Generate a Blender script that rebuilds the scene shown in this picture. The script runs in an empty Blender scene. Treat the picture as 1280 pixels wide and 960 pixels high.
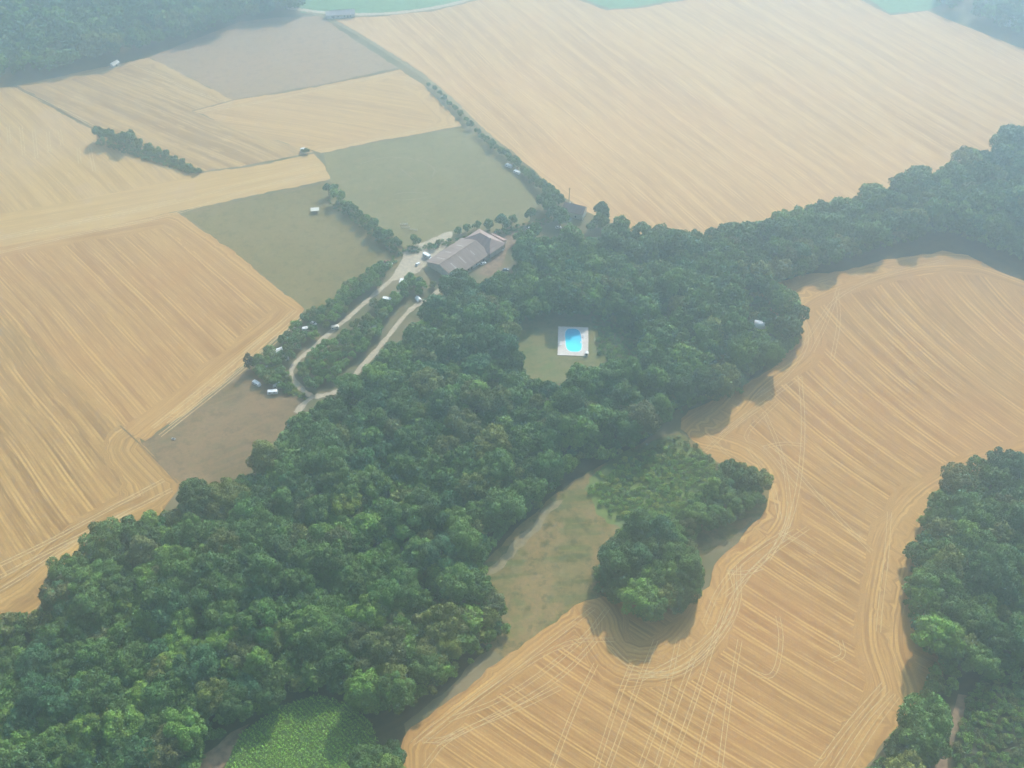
import bpy, math, random
import numpy as np
from mathutils import Vector, Matrix
from mathutils.geometry import delaunay_2d_cdt

random.seed(7)
RS = np.random.RandomState(11)
R = math.radians
sc = bpy.context.scene
COL = sc.collection

# ------------------------------------------------------------------ camera
FPX, PITCH, HC = 1256.0, 45.0, 420.0
cam = bpy.data.cameras.new('camera')
cam.sensor_width = 36.0
cam.lens = FPX * 36.0 / 1280.0
cam.clip_start, cam.clip_end = 1.0, 30000.0
cam_o = bpy.data.objects.new('camera', cam)
COL.objects.link(cam_o)
cam_o.location = (0, 0, HC)
cam_o.rotation_euler = (R(90 - PITCH), 0, 0)
sc.camera = cam_o

# ------------------------------------------------------------------ light
SUN_AZ, SUN_EL = 21.0, 36.0
world = bpy.data.worlds.new('World')
sc.world = world
world.use_nodes = True
wn = world.node_tree
wn.nodes.clear()
sky = wn.nodes.new('ShaderNodeTexSky')
sky.sky_type = 'NISHITA'
sky.sun_disc = False
sky.sun_elevation = R(SUN_EL)
sky.sun_rotation = R(SUN_AZ)
sky.air_density = 1.2
sky.dust_density = 2.0
bg = wn.nodes.new('ShaderNodeBackground')
bg.inputs['Strength'].default_value = 0.12
wo = wn.nodes.new('ShaderNodeOutputWorld')
wn.links.new(sky.outputs[0], bg.inputs[0])
wn.links.new(bg.outputs[0], wo.inputs[0])

sl = bpy.data.lights.new('sun', 'SUN')
sl.energy = 5.0
sl.angle = R(0.7)
sl.color = (1.0, 0.93, 0.83)
so = bpy.data.objects.new('sun', sl)
COL.objects.link(so)
sdir = Vector((math.sin(R(SUN_AZ)) * math.cos(R(SUN_EL)), math.cos(R(SUN_AZ)) * math.cos(R(SUN_EL)), math.sin(R(SUN_EL))))
so.rotation_euler = (-sdir).to_track_quat('-Z', 'Y').to_euler()
so.location = (0, 0, 900)

vs = sc.view_settings
vs.view_transform = 'Standard'
vs.look = 'None'
vs.gamma = 1.0
vs.use_curve_mapping = False
vs.exposure = 0.86
sc.cycles.max_bounces = 6
sc.cycles.diffuse_bounces = 2
sc.cycles.glossy_bounces = 2
sc.cycles.transmission_bounces = 2
sc.cycles.transparent_max_bounces = 6
sc.cycles.volume_bounces = 2
sc.cycles.use_denoising = True

# ------------------------------------------------------------------ haze
HAZE_DENSITY, HAZE_ANISO = 0.00086, 0.80
HAZE_COLOR = (0.60, 0.82, 1.0, 1)

# ------------------------------------------------------------------ helpers
CT, ST = math.cos(R(PITCH)), math.sin(R(PITCH))


def at(px, py, z=0.0):
    """photo pixel (1280 x 960) -> point of the ground"""
    a = (px - 640) / FPX
    b = -(py - 480) / FPX
    dx, dy, dz = a, CT + b * ST, -ST + b * CT
    t = (z - HC) / dz
    return (dx * t, dy * t)


def project(x, y, z):
    dy, dz = y, z - HC
    depth = dy * CT - dz * ST
    up = dy * ST + dz * CT
    return 640 + FPX * x / depth, 480 - FPX * up / depth, depth


def tag(o, label=None, cat=None, group=None, kind=None):
    if label: o['label'] = label
    if cat: o['category'] = cat
    if group: o['group'] = group
    if kind: o['kind'] = kind
    return o


def empty(name, loc, rz=0.0, s=1.0):
    o = bpy.data.objects.new(name, None)
    o.empty_display_size = 0.5
    COL.objects.link(o)
    o.location = loc
    o.rotation_euler = (0, 0, rz)
    o.scale = (s, s, s) if not hasattr(s, '__len__') else s
    return o


class MB:
    def __init__(self):
        self.v, self.f = [], []

    def poly(self, pts):
        b = len(self.v)
        self.v += [tuple(p) for p in pts]
        self.f.append(tuple(range(b, b + len(pts))))

    def box(self, x0, x1, y0, y1, z0, z1, rz=0.0, c=(0, 0), taper=0.0, ty=None):
        b = len(self.v)
        ty = taper if ty is None else ty
        for z, tx_, ty_ in ((z0, 0, 0), (z1, taper, ty)):
            for x, y in ((x0 + tx_, y0 + ty_), (x1 - tx_, y0 + ty_), (x1 - tx_, y1 - ty_), (x0 + tx_, y1 - ty_)):
                X = c[0] + x * math.cos(rz) - y * math.sin(rz)
                Y = c[1] + x * math.sin(rz) + y * math.cos(rz)
                self.v.append((X, Y, z))
        for q in ((3, 2, 1, 0), (4, 5, 6, 7), (0, 1, 5, 4), (1, 2, 6, 5), (2, 3, 7, 6), (3, 0, 4, 7)):
            self.f.append(tuple(b + i for i in q))
        return self

    def tube(self, p, q, r0, r1, n=7, caps=True):
        p, q = Vector(p), Vector(q)
        d = (q - p).normalized()
        a = d.orthogonal().normalized()
        c = d.cross(a)
        b = len(self.v)
        for P, r in ((p, r0), (q, r1)):
            for i in range(n):
                t = 2 * math.pi * i / n
                self.v.append(tuple(P + (a * math.cos(t) + c * math.sin(t)) * r))
        for i in range(n):
            j = (i + 1) % n
            self.f.append((b + i, b + j, b + n + j, b + n + i))
        if caps:
            self.f.append(tuple(b + i for i in reversed(range(n))))
            self.f.append(tuple(b + n + i for i in range(n)))
        return self

    def prism(self, prof, y0, y1):
        """profile in x,z extruded along y"""
        b = len(self.v)
        n = len(prof)
        for y in (y0, y1):
            for x, z in prof:
                self.v.append((x, y, z))
        for i in range(n):
            j = (i + 1) % n
            self.f.append((b + i, b + n + i, b + n + j, b + j))
        self.f.append(tuple(b + i for i in range(n)))
        self.f.append(tuple(b + n + i for i in reversed(range(n))))
        return self

    def mesh(self, name, mat, smooth=False):
        m = bpy.data.meshes.new(name)
        m.from_pydata(self.v, [], self.f)
        m.materials.append(mat)
        if smooth:
            for p in m.polygons: p.use_smooth = True
        m.update()
        return m

    def build(self, name, mat, parent=None, smooth=False, bevel=0.0):
        o = bpy.data.objects.new(name, self.mesh(name, mat, smooth))
        COL.objects.link(o)
        if parent: o.parent = parent
        if bevel:
            bv = o.modifiers.new('bevel', 'BEVEL')
            bv.width = bevel
            bv.segments = 2
        return o


# ------------------------------------------------------------------ materials
class NT:
    def __init__(self, name):
        self.m = bpy.data.materials.new(name)
        self.m.use_nodes = True
        self.t = self.m.node_tree
        self.t.nodes.clear()
        self.out = self.n('ShaderNodeOutputMaterial')

    def n(self, kind, **kw):
        x = self.t.nodes.new(kind)
        for k, v in kw.items(): setattr(x, k, v)
        return x

    def l(self, a, b): self.t.links.new(a, b)

    def val(self, sock, v):
        if hasattr(v, 'links') or hasattr(v, 'is_linked'): self.l(v, sock)
        else: sock.default_value = v

    def math(self, op, a, b=0.0, c=None, clamp=False):
        x = self.n('ShaderNodeMath', operation=op, use_clamp=clamp)
        self.val(x.inputs[0], a)
        self.val(x.inputs[1], b)
        if c is not None: self.val(x.inputs[2], c)
        return x.outputs[0]

    def rng(self, v, a, b, c=0.0, d=1.0, smooth=True):
        x = self.n('ShaderNodeMapRange')
        x.interpolation_type = 'SMOOTHSTEP' if smooth else 'LINEAR'
        self.val(x.inputs['Value'], v)
        for k, q in zip(('From Min', 'From Max', 'To Min', 'To Max'), (a, b, c, d)): self.val(x.inputs[k], q)
        return x.outputs['Result']

    def mix(self, f, a, b, blend='MIX'):
        x = self.n('ShaderNodeMix', data_type='RGBA', blend_type=blend)
        self.val(x.inputs[0], f)
        for s, v in ((x.inputs[6], a), (x.inputs[7], b)):
            self.val(s, (v + (1,)) if isinstance(v, tuple) and len(v) == 3 else v)
        return x.outputs[2]

    def fmix(self, f, a, b):
        x = self.n('ShaderNodeMix', data_type='FLOAT')
        self.val(x.inputs[0], f)
        self.val(x.inputs[2], a)
        self.val(x.inputs[3], b)
        return x.outputs[0]

    def pos(self): return self.n('ShaderNodeNewGeometry').outputs['Position']

    def noise(self, vec, scale, detail=2.0, rough=0.5, dim='3D'):
        x = self.n('ShaderNodeTexNoise')
        x.noise_dimensions = dim
        self.l(vec, x.inputs['Vector'])
        x.inputs['Scale'].default_value = scale
        x.inputs['Detail'].default_value = detail
        x.inputs['Roughness'].default_value = rough
        return x.outputs['Fac']

    def comb(self, a, b, c=0.0):
        x = self.n('ShaderNodeCombineXYZ')
        self.val(x.inputs[0], a); self.val(x.inputs[1], b); self.val(x.inputs[2], c)
        return x.outputs[0]

    def dot(self, vec, d):
        x = self.n('ShaderNodeVectorMath', operation='DOT_PRODUCT')
        self.l(vec, x.inputs[0])
        x.inputs[1].default_value = d
        return x.outputs['Value']

    def bsdf(self, color, rough=0.9, spec=0.2, metal=0.0):
        b = self.n('ShaderNodeBsdfPrincipled')
        self.val(b.inputs['Base Color'], (color + (1,)) if isinstance(color, tuple) and len(color) == 3 else color)
        self.val(b.inputs['Roughness'], rough)
        b.inputs['Specular IOR Level'].default_value = spec
        b.inputs['Metallic'].default_value = metal
        self.l(b.outputs[0], self.out.inputs[0])
        return b


def plain(name, col, rough=0.7, var=0.12, scale=1.5, spec=0.3, metal=0.0):
    t = NT(name)
    n = t.noise(t.pos(), scale, 4)
    dark = tuple(c * (1 - var) for c in col)
    lite = tuple(min(1, c * (1 + var)) for c in col)
    t.bsdf(t.mix(t.rng(n, 0.3, 0.7), dark, lite), rough, spec, metal)
    return t.m


def field_mat(name, dirdeg, dark, pale, line, head=0.0, swath=7.0, tram=14.0, tramw=0.035, blotch=(0.5, 0.33, 0.2), bl=0.35, lines=0.8, contrast=1.0, bend=3.0, curve=False):
    """mown or harvested field: swaths run along dirdeg, or along the edge inside the headland"""
    t = NT(name)
    p = t.pos()
    a = R(dirdeg)
    warp = t.math('MULTIPLY', t.math('SUBTRACT', t.noise(p, 0.006, 1), 0.5), bend * 4)
    u = t.math('ADD', t.dot(p, (-math.sin(a), math.cos(a), 0)), warp)
    v = t.dot(p, (math.cos(a), math.sin(a), 0))
    if curve:   # rows that swing round with the valley
        sep = t.n('ShaderNodeSeparateXYZ')
        t.l(p, sep.inputs[0])
        yy = t.math('MINIMUM', t.math('SUBTRACT', sep.outputs[1], 240.0), 300.0)
        u = t.math('ADD', t.math('MULTIPLY', sep.outputs[0], .8), t.math('MULTIPLY', yy, t.math('SUBTRACT', 1.02, t.math('MULTIPLY', yy, .00155))))
        u = t.math('ADD', u, warp)
    if head > 0:
        ed = t.n('ShaderNodeAttribute', attribute_name='edge').outputs['Fac']
        edw = t.math('ADD', ed, t.math('MULTIPLY', t.math('SUBTRACT', t.noise(p, 0.035, 3), 0.5), 16.0))
        isin = t.rng(edw, head - 1.5, head + 1.5)
        ud = t.math('ADD', ed, t.math('MULTIPLY', t.math('SUBTRACT', t.noise(p, 0.012, 1, 0.5), 0.5), 5.0))
        u = t.fmix(isin, ud, u)
        v = t.fmix(isin, t.math('MULTIPLY', t.dot(p, (0.7, 0.7, 0)), 1.0), v)
    s1 = t.noise(t.comb(t.math('DIVIDE', u, swath), t.math('MULTIPLY', v, 0.004)), 1.0, 1.0)
    s2 = t.noise(t.comb(t.math('DIVIDE', u, swath * 0.24), t.math('MULTIPLY', v, 0.012)), 1.0, 2.0)
    s3 = t.noise(t.comb(t.math('DIVIDE', u, 0.55), t.math('MULTIPLY', v, 0.05)), 1.0, 1.0)
    s = t.math('ADD', t.math('ADD', t.math('MULTIPLY', s1, 0.5), t.math('MULTIPLY', s2, 0.38)), t.math('MULTIPLY', s3, 0.12))
    c = 0.17 / contrast
    base = t.mix(t.rng(s, 0.5 - c, 0.5 + c), dark, pale)
    big = t.noise(p, 0.012, 3)
    base = t.mix(t.math('MULTIPLY', t.rng(big, 0.42, 0.7), bl), base, blotch)
    big2 = t.noise(p, 0.05, 4, 0.6)
    base = t.mix(t.math('MULTIPLY', t.rng(big2, 0.45, 0.75), bl * 0.5), base, pale)
    if lines > 0:
        fr = t.math('FRACT', t.math('DIVIDE', u, tram))
        d = t.math('ABSOLUTE', t.math('SUBTRACT', fr, 0.5))
        d = t.math('ABSOLUTE', t.math('SUBTRACT', d, 1.1 / tram))
        ln = t.rng(d, tramw * 0.5, tramw, 1.0, 0.0)
        brk = t.noise(t.comb(t.math('DIVIDE', u, tram), t.math('MULTIPLY', v, 0.02)), 1.0, 2)
        ln = t.math('MULTIPLY', ln, t.rng(brk, 0.38, 0.6, 0.1, lines))
        base = t.mix(ln, base, line)
    if head > 0:   # chaff and turned straw along the headland: a little paler
        base = t.mix(t.math('MULTIPLY', t.rng(edw, head * 0.3, head + 3, 0.3, 0.0), t.rng(s2, 0.35, 0.6, 0.3, 1.0)), base, line)
    dash = t.noise(t.comb(t.math('DIVIDE', u, swath * .22), t.math('MULTIPLY', v, 0.045), 3.0), 1.0, 3, 0.6)
    base = t.mix(t.rng(dash, 0.54, 0.68, 0.0, 0.6), base, line)
    base = t.mix(t.rng(dash, 0.32, 0.46, 0.5, 0.0), base, dark)
    patch = t.noise(p, 0.028, 5, 0.65)
    base = t.mix(t.rng(patch, 0.56, 0.70, 0.0, 0.35), base, blotch)
    fine = t.noise(p, 0.9, 3, 0.7)
    base = t.mix(t.rng(fine, 0.3, 0.7, 0.28, 0.0), base, dark)
    t.bsdf(base, 0.95, 0.1)
    return t.m


def grass_mat(name, ca, cb, cc, scale=0.02, fine=0.5, mow=28, k=1.0):
    t = NT(name)
    p = t.pos()
    a = t.noise(p, scale, 4, 0.55)
    b = t.noise(p, scale * 6, 4, 0.6)
    c = t.noise(p, fine, 3, 0.7)
    base = t.mix(t.rng(a, 0.5 - .12 / k, 0.5 + .12 / k), ca, cb)
    base = t.mix(t.math('MULTIPLY', t.rng(b, 0.45, 0.72), 0.6), base, cc)
    st = t.noise(t.comb(t.math('DIVIDE', t.dot(p, (-math.sin(R(mow)), math.cos(R(mow)), 0)), 4.0), t.math('MULTIPLY', t.dot(p, (math.cos(R(mow)), math.sin(R(mow)), 0)), 0.012)), 1.0, 3)
    base = t.mix(t.math('MULTIPLY', t.rng(st, 0.4, 0.6), 0.6), base, cb)
    wd = t.noise(p, 0.14, 5, 0.7)
    base = t.mix(t.math('MULTIPLY', t.rng(wd, 0.48, 0.66), 0.55 * min(k, 1.5)), base, tuple(x * .6 for x in ca))
    base = t.mix(t.rng(c, 0.3, 0.7, 0.3, 0.0), base, tuple(x * 0.55 for x in ca))
    t.bsdf(base, 0.95, 0.1)
    return t.m


def ground_mat():
    t = NT('open_country')
    p = t.pos()
    near = t.noise(p, 0.03, 4, 0.6)
    nearc = t.mix(t.rng(near, 0.35, 0.65), (0.13, 0.12, 0.055), (0.22, 0.17, 0.09))
    vor = t.n('ShaderNodeTexVoronoi')
    vor.inputs['Scale'].default_value = 0.0035
    t.l(p, vor.inputs['Vector'])
    sp = t.n('ShaderNodeSeparateColor')
    t.l(vor.outputs['Color'], sp.inputs[0])
    far = t.mix(t.rng(sp.outputs[0], 0.35, 0.4), (0.40, 0.31, 0.17), (0.13, 0.19, 0.07))
    far = t.mix(t.rng(sp.outputs[1], 0.7, 0.72), far, (0.05, 0.085, 0.04))
    d = t.n('ShaderNodeVectorMath', operation='DISTANCE')
    t.l(p, d.inputs[0])
    d.inputs[1].default_value = (0, 550, 0)
    base = t.mix(t.rng(d.outputs['Value'], 1250, 1400), nearc, far)
    t.bsdf(base, 0.95, 0.1)
    return t.m


def foliage_mat(name, use_attr):
    """tint comes from the object's colour for single trees, from an attribute for the far wood"""
    t = NT(name)
    if use_attr:
        tint = t.n('ShaderNodeAttribute', attribute_name='tint').outputs['Color']
    else:
        tint = t.n('ShaderNodeObjectInfo').outputs['Color']
    lv = t.n('ShaderNodeAttribute', attribute_name='leafv').outputs['Fac']
    hs = t.n('ShaderNodeHueSaturation')
    t.l(tint, hs.inputs['Color'])
    t.l(t.rng(lv, 0, 1, 0.485, 0.515, False), hs.inputs['Hue'])
    t.l(t.rng(lv, 0, 1, 0.5, 1.65, False), hs.inputs['Value'])
    b = t.n('ShaderNodeBsdfPrincipled')
    t.l(hs.outputs[0], b.inputs['Base Color'])
    b.inputs['Roughness'].default_value = 0.6
    b.inputs['Specular IOR Level'].default_value = 0.3
    tr = t.n('ShaderNodeBsdfTranslucent')
    t.l(t.mix(0.5, hs.outputs[0], (0.10, 0.16, 0.03)), tr.inputs['Color'])
    mx = t.n('ShaderNodeMixShader')
    mx.inputs[0].default_value = 0.26
    t.l(b.outputs[0], mx.inputs[1])
    t.l(tr.outputs[0], mx.inputs[2])
    t.l(mx.outputs[0], t.out.inputs[0])
    return t.m


STRAW = (0.56, 0.43, 0.245)
M = {}
M['ground'] = ground_mat()
M['leaf'] = foliage_mat('leaves', False)
M['leaf_far'] = foliage_mat('leaves_of_far_wood', True)
M['bark'] = plain('bark', (0.10, 0.075, 0.05), 0.9, 0.3, 3)
M['meadow'] = grass_mat('dry_meadow', (0.178, 0.145, 0.048), (0.225, 0.172, 0.064), (0.27, 0.19, 0.08))
M['meadow2'] = grass_mat('grey_meadow', (0.235, 0.198, 0.080), (0.20, 0.172, 0.066), (0.30, 0.215, 0.10), 0.025)
M['brown_meadow'] = grass_mat('parched_grass', (0.195, 0.135, 0.065), (0.28, 0.175, 0.085), (0.16, 0.14, 0.055), 0.03)
M['lawn'] = grass_mat('lawn', (0.15, 0.18, 0.055), (0.23, 0.19, 0.08), (0.12, 0.17, 0.05), 0.06)
M['rough'] = grass_mat('rough_pasture', (0.13, 0.135, 0.042), (0.27, 0.18, 0.072), (0.21, 0.21, 0.065), 0.05, 0.35, 5, 1.6)
M['fallow'] = grass_mat('bare_fallow', (0.37, 0.235, 0.13), (0.33, 0.22, 0.12), (0.40, 0.255, 0.13), 0.015)
M['green_field'] = grass_mat('green_crop', (0.13, 0.24, 0.10), (0.16, 0.28, 0.13), (0.12, 0.22, 0.10), 0.01)
M['litter'] = grass_mat('leaf_litter', (0.07, 0.06, 0.035), (0.10, 0.085, 0.045), (0.05, 0.06, 0.03), 0.08)
M['earth'] = plain('bare_earth', (0.24, 0.16, 0.10), 0.95, 0.3, 0.3, 0.1)
M['gravel'] = plain('pale_gravel', (0.44, 0.36, 0.25), 0.95, 0.16, 0.5, 0.1)
M['track'] = plain('straw_wheel_track', (0.54, 0.385, 0.185), 0.95, 0.15, 0.4, 0.1)
M['worn'] = plain('worn_turf', (0.25, 0.205, 0.11), 0.95, 0.15, 0.4, 0.1)
M['asphalt'] = plain('lane_asphalt', (0.16, 0.15, 0.14), 0.9, 0.15, 0.5)
M['white'] = plain('white_paint', (0.80, 0.80, 0.78), 0.35, 0.04, 0.8, 0.5)
M['cream'] = plain('cream_paint', (0.70, 0.66, 0.56), 0.45, 0.05, 0.8, 0.5)
M['blue_grey'] = plain('pale_blue_awning', (0.45, 0.55, 0.62), 0.8, 0.08, 0.8, 0.2)
M['rooflight'] = plain('dusty_rooflight', (0.42, 0.38, 0.33), 0.6, 0.15, 0.6)
M['canvas'] = plain('tent_canvas', (0.68, 0.67, 0.62), 0.85, 0.08, 0.8, 0.1)
M['green_canvas'] = plain('green_canvas', (0.20, 0.26, 0.20), 0.85, 0.08, 0.8, 0.1)
M['glass'] = plain('dark_glass', (0.03, 0.04, 0.05), 0.12, 0.05, 1.0, 0.6)
M['rubber'] = plain('rubber', (0.03, 0.03, 0.03), 0.8, 0.1, 3)
M['steel'] = plain('galvanised_steel', (0.45, 0.46, 0.47), 0.45, 0.1, 2, 0.5, 0.6)
M['render'] = plain('limewashed_wall', (0.60, 0.53, 0.43), 0.9, 0.12, 0.5)
M['wood'] = plain('weathered_wood', (0.20, 0.16, 0.12), 0.85, 0.2, 2)
t = NT('pool_paving')
bt = t.n('ShaderNodeTexBrick')
t.l(t.n('ShaderNodeTexCoord').outputs['Object'], bt.inputs['Vector'])
bt.inputs['Color1'].default_value = (0.66, 0.58, 0.50, 1); bt.inputs['Color2'].default_value = (0.76, 0.69, 0.61, 1); bt.inputs['Mortar'].default_value = (0.42, 0.38, 0.34, 1)
bt.inputs['Scale'].default_value = 1.0; bt.inputs['Mortar Size'].default_value = .04; bt.inputs['Brick Width'].default_value = 1.0; bt.inputs['Row Height'].default_value = 1.0
dn = t.noise(t.pos(), .3, 4)
t.bsdf(t.mix(t.rng(dn, .4, .7, 0, .35), bt.outputs['Color'], (0.50, 0.43, 0.37)), .8, .2)
M['deck'] = t.m
M['coping'] = plain('pool_coping', (0.82, 0.80, 0.76), 0.6, 0.05, 1.0)
M['dark_red'] = plain('red_car_paint', (0.25, 0.05, 0.04), 0.3, 0.05, 1, 0.5)
M['car_blue'] = plain('blue_car_paint', (0.10, 0.16, 0.26), 0.3, 0.05, 1, 0.5)


def roof_mat(name, ca, cb, axis_deg, period=0.9):
    t = NT(name)
    p = t.pos()
    a = R(axis_deg)
    u = t.dot(p, (math.cos(a), math.sin(a), 0))
    w = t.dot(p, (-math.sin(a), math.cos(a), 0))
    st = t.noise(t.comb(t.math('DIVIDE', u, period), t.math('MULTIPLY', w, 0.06)), 1.0, 2)
    bl = t.noise(p, 0.12, 4)
    base = t.mix(t.rng(st, 0.35, 0.65), ca, cb)
    base = t.mix(t.math('MULTIPLY', t.rng(bl, 0.4, 0.7), 0.4), base, tuple(x * 0.7 for x in ca))
    t.bsdf(base, 0.85, 0.25)
    return t.m


# ------------------------------------------------------------------ ground sheets
def densify(pts, step, closed=True):
    out = []
    n = len(pts)
    for i in range(n if closed else n - 1):
        a, b = pts[i], pts[(i + 1) % n]
        L = math.hypot(b[0] - a[0], b[1] - a[1])
        k = max(1, int(L / step))
        for j in range(k): out.append((a[0] + (b[0] - a[0]) * j / k, a[1] + (b[1] - a[1]) * j / k))
    if not closed: out.append(pts[-1])
    return out


def chaikin(pts, n=1, closed=True):
    for _ in range(n):
        o = []
        m = len(pts)
        rngi = range(m) if closed else range(m - 1)
        if not closed: o.append(pts[0])
        for i in rngi:
            a, b = pts[i], pts[(i + 1) % m]
            o.append((a[0] * .75 + b[0] * .25, a[1] * .75 + b[1] * .25))
            o.append((a[0] * .25 + b[0] * .75, a[1] * .25 + b[1] * .75))
        if not closed: o.append(pts[-1])
        pts = o
    return pts


def inside_mask(P, poly):
    x, y = P[:, 0], P[:, 1]
    ins = np.zeros(len(P), bool)
    n = len(poly)
    for i in range(n):
        x1, y1 = poly[i]
        x2, y2 = poly[(i + 1) % n]
        if y1 == y2: continue
        c = ((y1 > y) != (y2 > y)) & (x < (x2 - x1) * (y - y1) / (y2 - y1) + x1)
        ins ^= c
    return ins


def edge_dist(P, poly, closed=True):
    d = np.full(len(P), 1e9)
    n = len(poly)
    for i in range(n if closed else n - 1):
        a = np.array(poly[i]); b = np.array(poly[(i + 1) % n])
        ab = b - a
        L2 = (ab ** 2).sum()
        if L2 < 1e-9: continue
        t = np.clip(((P - a) @ ab) / L2, 0, 1)
        d = np.minimum(d, np.hypot(*(P - a - t[:, None] * ab).T))
    return d


def sheet(name, px, z, mat, smooth=0, jitter=0.6, step=4.0, grid=None, edge_from=None, world=False, holes=None):
    """flat piece of land. px: outline in photo pixels; edge_from: outline whose distance drives the headland"""
    w = px if world else [at(*p) for p in px]
    w = chaikin(w, smooth)
    coarse = list(w)
    w = densify(w, step)
    rs = np.random.RandomState(abs(hash(name)) % 1000 if False else sum(map(ord, name)))
    ph = rs.rand(6) * 6.28
    o = []
    for i, (x, y) in enumerate(w):
        jx = jitter * (math.sin(x * .21 + y * .13 + ph[0]) + .7 * math.sin(x * .53 - y * .41 + ph[1]) + rs.randn() * .35)
        jy = jitter * (math.sin(y * .19 - x * .17 + ph[2]) + .7 * math.sin(y * .47 + x * .37 + ph[3]) + rs.randn() * .35)
        o.append((x + jx, y + jy))
    w = o
    verts = [Vector(p) for p in w]
    faces = [list(range(len(w)))]
    if grid:
        A = np.array(w)
        gx = np.arange(A[:, 0].min(), A[:, 0].max(), grid)
        gy = np.arange(A[:, 1].min(), A[:, 1].max(), grid)
        G = np.stack(np.meshgrid(gx, gy), -1).reshape(-1, 2)
        G = G[inside_mask(G, w)]
        G = G[edge_dist(G, w) > grid * 0.35]
        verts += [Vector(p) for p in G]
    r = delaunay_2d_cdt(verts, [], faces, 1, 1e-4)
    m = bpy.data.meshes.new(name)
    m.from_pydata([(v[0], v[1], z) for v in r[0]], [], [tuple(f) for f in r[2]])
    if grid:
        P = np.array([(v[0], v[1]) for v in r[0]])
        if edge_from is None: ed = edge_dist(P, coarse)
        else:
            ed = np.full(len(P), 1e9)
            for ln in edge_from:
                lw = chaikin([at(*p) for p in ln], 2, False)
                ed = np.minimum(ed, edge_dist(P, lw, False))
        at_ = m.attributes.new('edge', 'FLOAT', 'POINT')
        at_.data.foreach_set('value', np.minimum(ed, 500).astype(np.float32))
    m.materials.append(mat)
    m.update()
    ob = bpy.data.objects.new(name, m)
    COL.objects.link(ob)
    ob['kind'] = 'structure'
    # face normals up
    if m.polygons and m.polygons[0].normal.z < 0: m.flip_normals()
    return ob


def ribbon(mb, pts, width, z, jitter=0.12):
    """flat strip along world points"""
    pts = densify(pts, 3.0, False)
    n = len(pts)
    L = []
    for i in range(n):
        a = pts[max(0, i - 1)]; b = pts[min(n - 1, i + 1)]
        dx, dy = b[0] - a[0], b[1] - a[1]
        k = math.hypot(dx, dy) or 1
        wv = width * 0.5 * (1 + random.uniform(-jitter, jitter))
        L.append(((pts[i][0] - dy / k * wv, pts[i][1] + dx / k * wv, z), (pts[i][0] + dy / k * wv, pts[i][1] - dx / k * wv, z)))
    b = len(mb.v)
    for l, r in L: mb.v += [l, r]
    for i in range(n - 1): mb.f.append((b + 2 * i, b + 2 * i + 1, b + 2 * i + 3, b + 2 * i + 2))


def offset_line(pts, d):
    o = []
    n = len(pts)
    for i in range(n):
        a = pts[max(0, i - 1)]; b = pts[min(n - 1, i + 1)]
        dx, dy = b[0] - a[0], b[1] - a[1]
        k = math.hypot(dx, dy) or 1
        o.append((pts[i][0] - dy / k * d, pts[i][1] + dx / k * d))
    return o


def wdir(a, b):
    p, q = at(*a), at(*b)
    return math.degrees(math.atan2(q[1] - p[1], q[0] - p[0]))


# base ground, one sheet past the horizon of the haze
g = MB()
N = 40
S = 6000
for i in range(N):
    for j in range(N):
        x0, y0 = -S + 2 * S * i / N, -S + 2 * S * j / N
        g.poly([(x0, y0, 0), (x0 + 2 * S / N, y0, 0), (x0 + 2 * S / N, y0 + 2 * S / N, 0), (x0, y0 + 2 * S / N, 0)])
tag(g.build('ground', M['ground']), kind='structure')

Z_M, Z_F, Z_T = 0.03, 0.06, 0.10

# left stubble fields
D1 = wdir((71, 315), (225, 465)) - 1
m = field_mat('stubble_left', D1, (0.263, 0.137, 0.042), (0.472, 0.271, 0.083), (0.636, 0.383, 0.121), head=20, swath=5.5, tram=13, tramw=.06, bl=0.4, blotch=(0.379, 0.171, 0.055), lines=0.85, contrast=1.3)
sheet('stubble_field_beside_wood', [(-160, 300), (-60, 335), (0, 380), (80, 452), (168, 536), (179, 554), (224, 606), (200, 650), (120, 690), (75, 720), (45, 765), (-60, 810), (-260, 860)], Z_F, m, grid=8,
      edge_from=[[(176, 556), (224, 606)], [(232, 606), (205, 640), (140, 665), (90, 700), (45, 745), (-10, 775), (-260, 870)]])
m = field_mat('stubble_middle', D1, (0.328, 0.157, 0.048), (0.482, 0.276, 0.088), (0.636, 0.392, 0.126), head=16, swath=4.2, tram=12, tramw=.05, bl=0.45, blotch=(0.431, 0.197, 0.061), lines=0.75, contrast=1.5)
sheet('stubble_field_beside_meadow', [(-200, 345), (0, 303), (110, 286), (222, 264), (300, 322), (381, 386), (372, 400), (310, 452), (240, 510), (180, 552), (163, 540), (80, 460), (0, 388), (-160, 300)], Z_F + .02, m, grid=8,
      edge_from=[[(222, 264), (381, 384)], [(384, 388), (180, 552)], [(-200, 345), (0, 303), (222, 264)]])
# pale band and fields above it
D3 = wdir((30, 115), (255, 213))
DB = wdir((0, 300), (220, 260))
m = field_mat('straw_band', DB, (0.431, 0.255, 0.083), (0.556, 0.348, 0.121), (0.636, 0.409, 0.150), swath=5, tram=9, bl=0.2, lines=0.5, contrast=.8)
sheet('stubble_strip', [(-200, 350), (0, 308), (110, 288), (222, 264), (320, 244), (413, 224), (404, 205), (392, 192), (330, 206), (255, 216), (150, 240), (0, 268), (-200, 300)], Z_F + .04, m, grid=8,
      edge_from=[[(413, 224), (222, 264), (0, 308), (-200, 350)]])
m = field_mat('stubble_far_left', D3 - 14, (0.391, 0.225, 0.075), (0.545, 0.342, 0.121), (0.636, 0.409, 0.150), swath=7, tram=14, bl=0.35, lines=0.6, contrast=1.3)
sheet('stubble_field_below_copse', [(-260, 120), (-60, 112), (18, 108), (60, 133), (120, 165), (190, 196), (252, 217), (150, 242), (0, 272), (-220, 306)], Z_F + .01, m)
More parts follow.
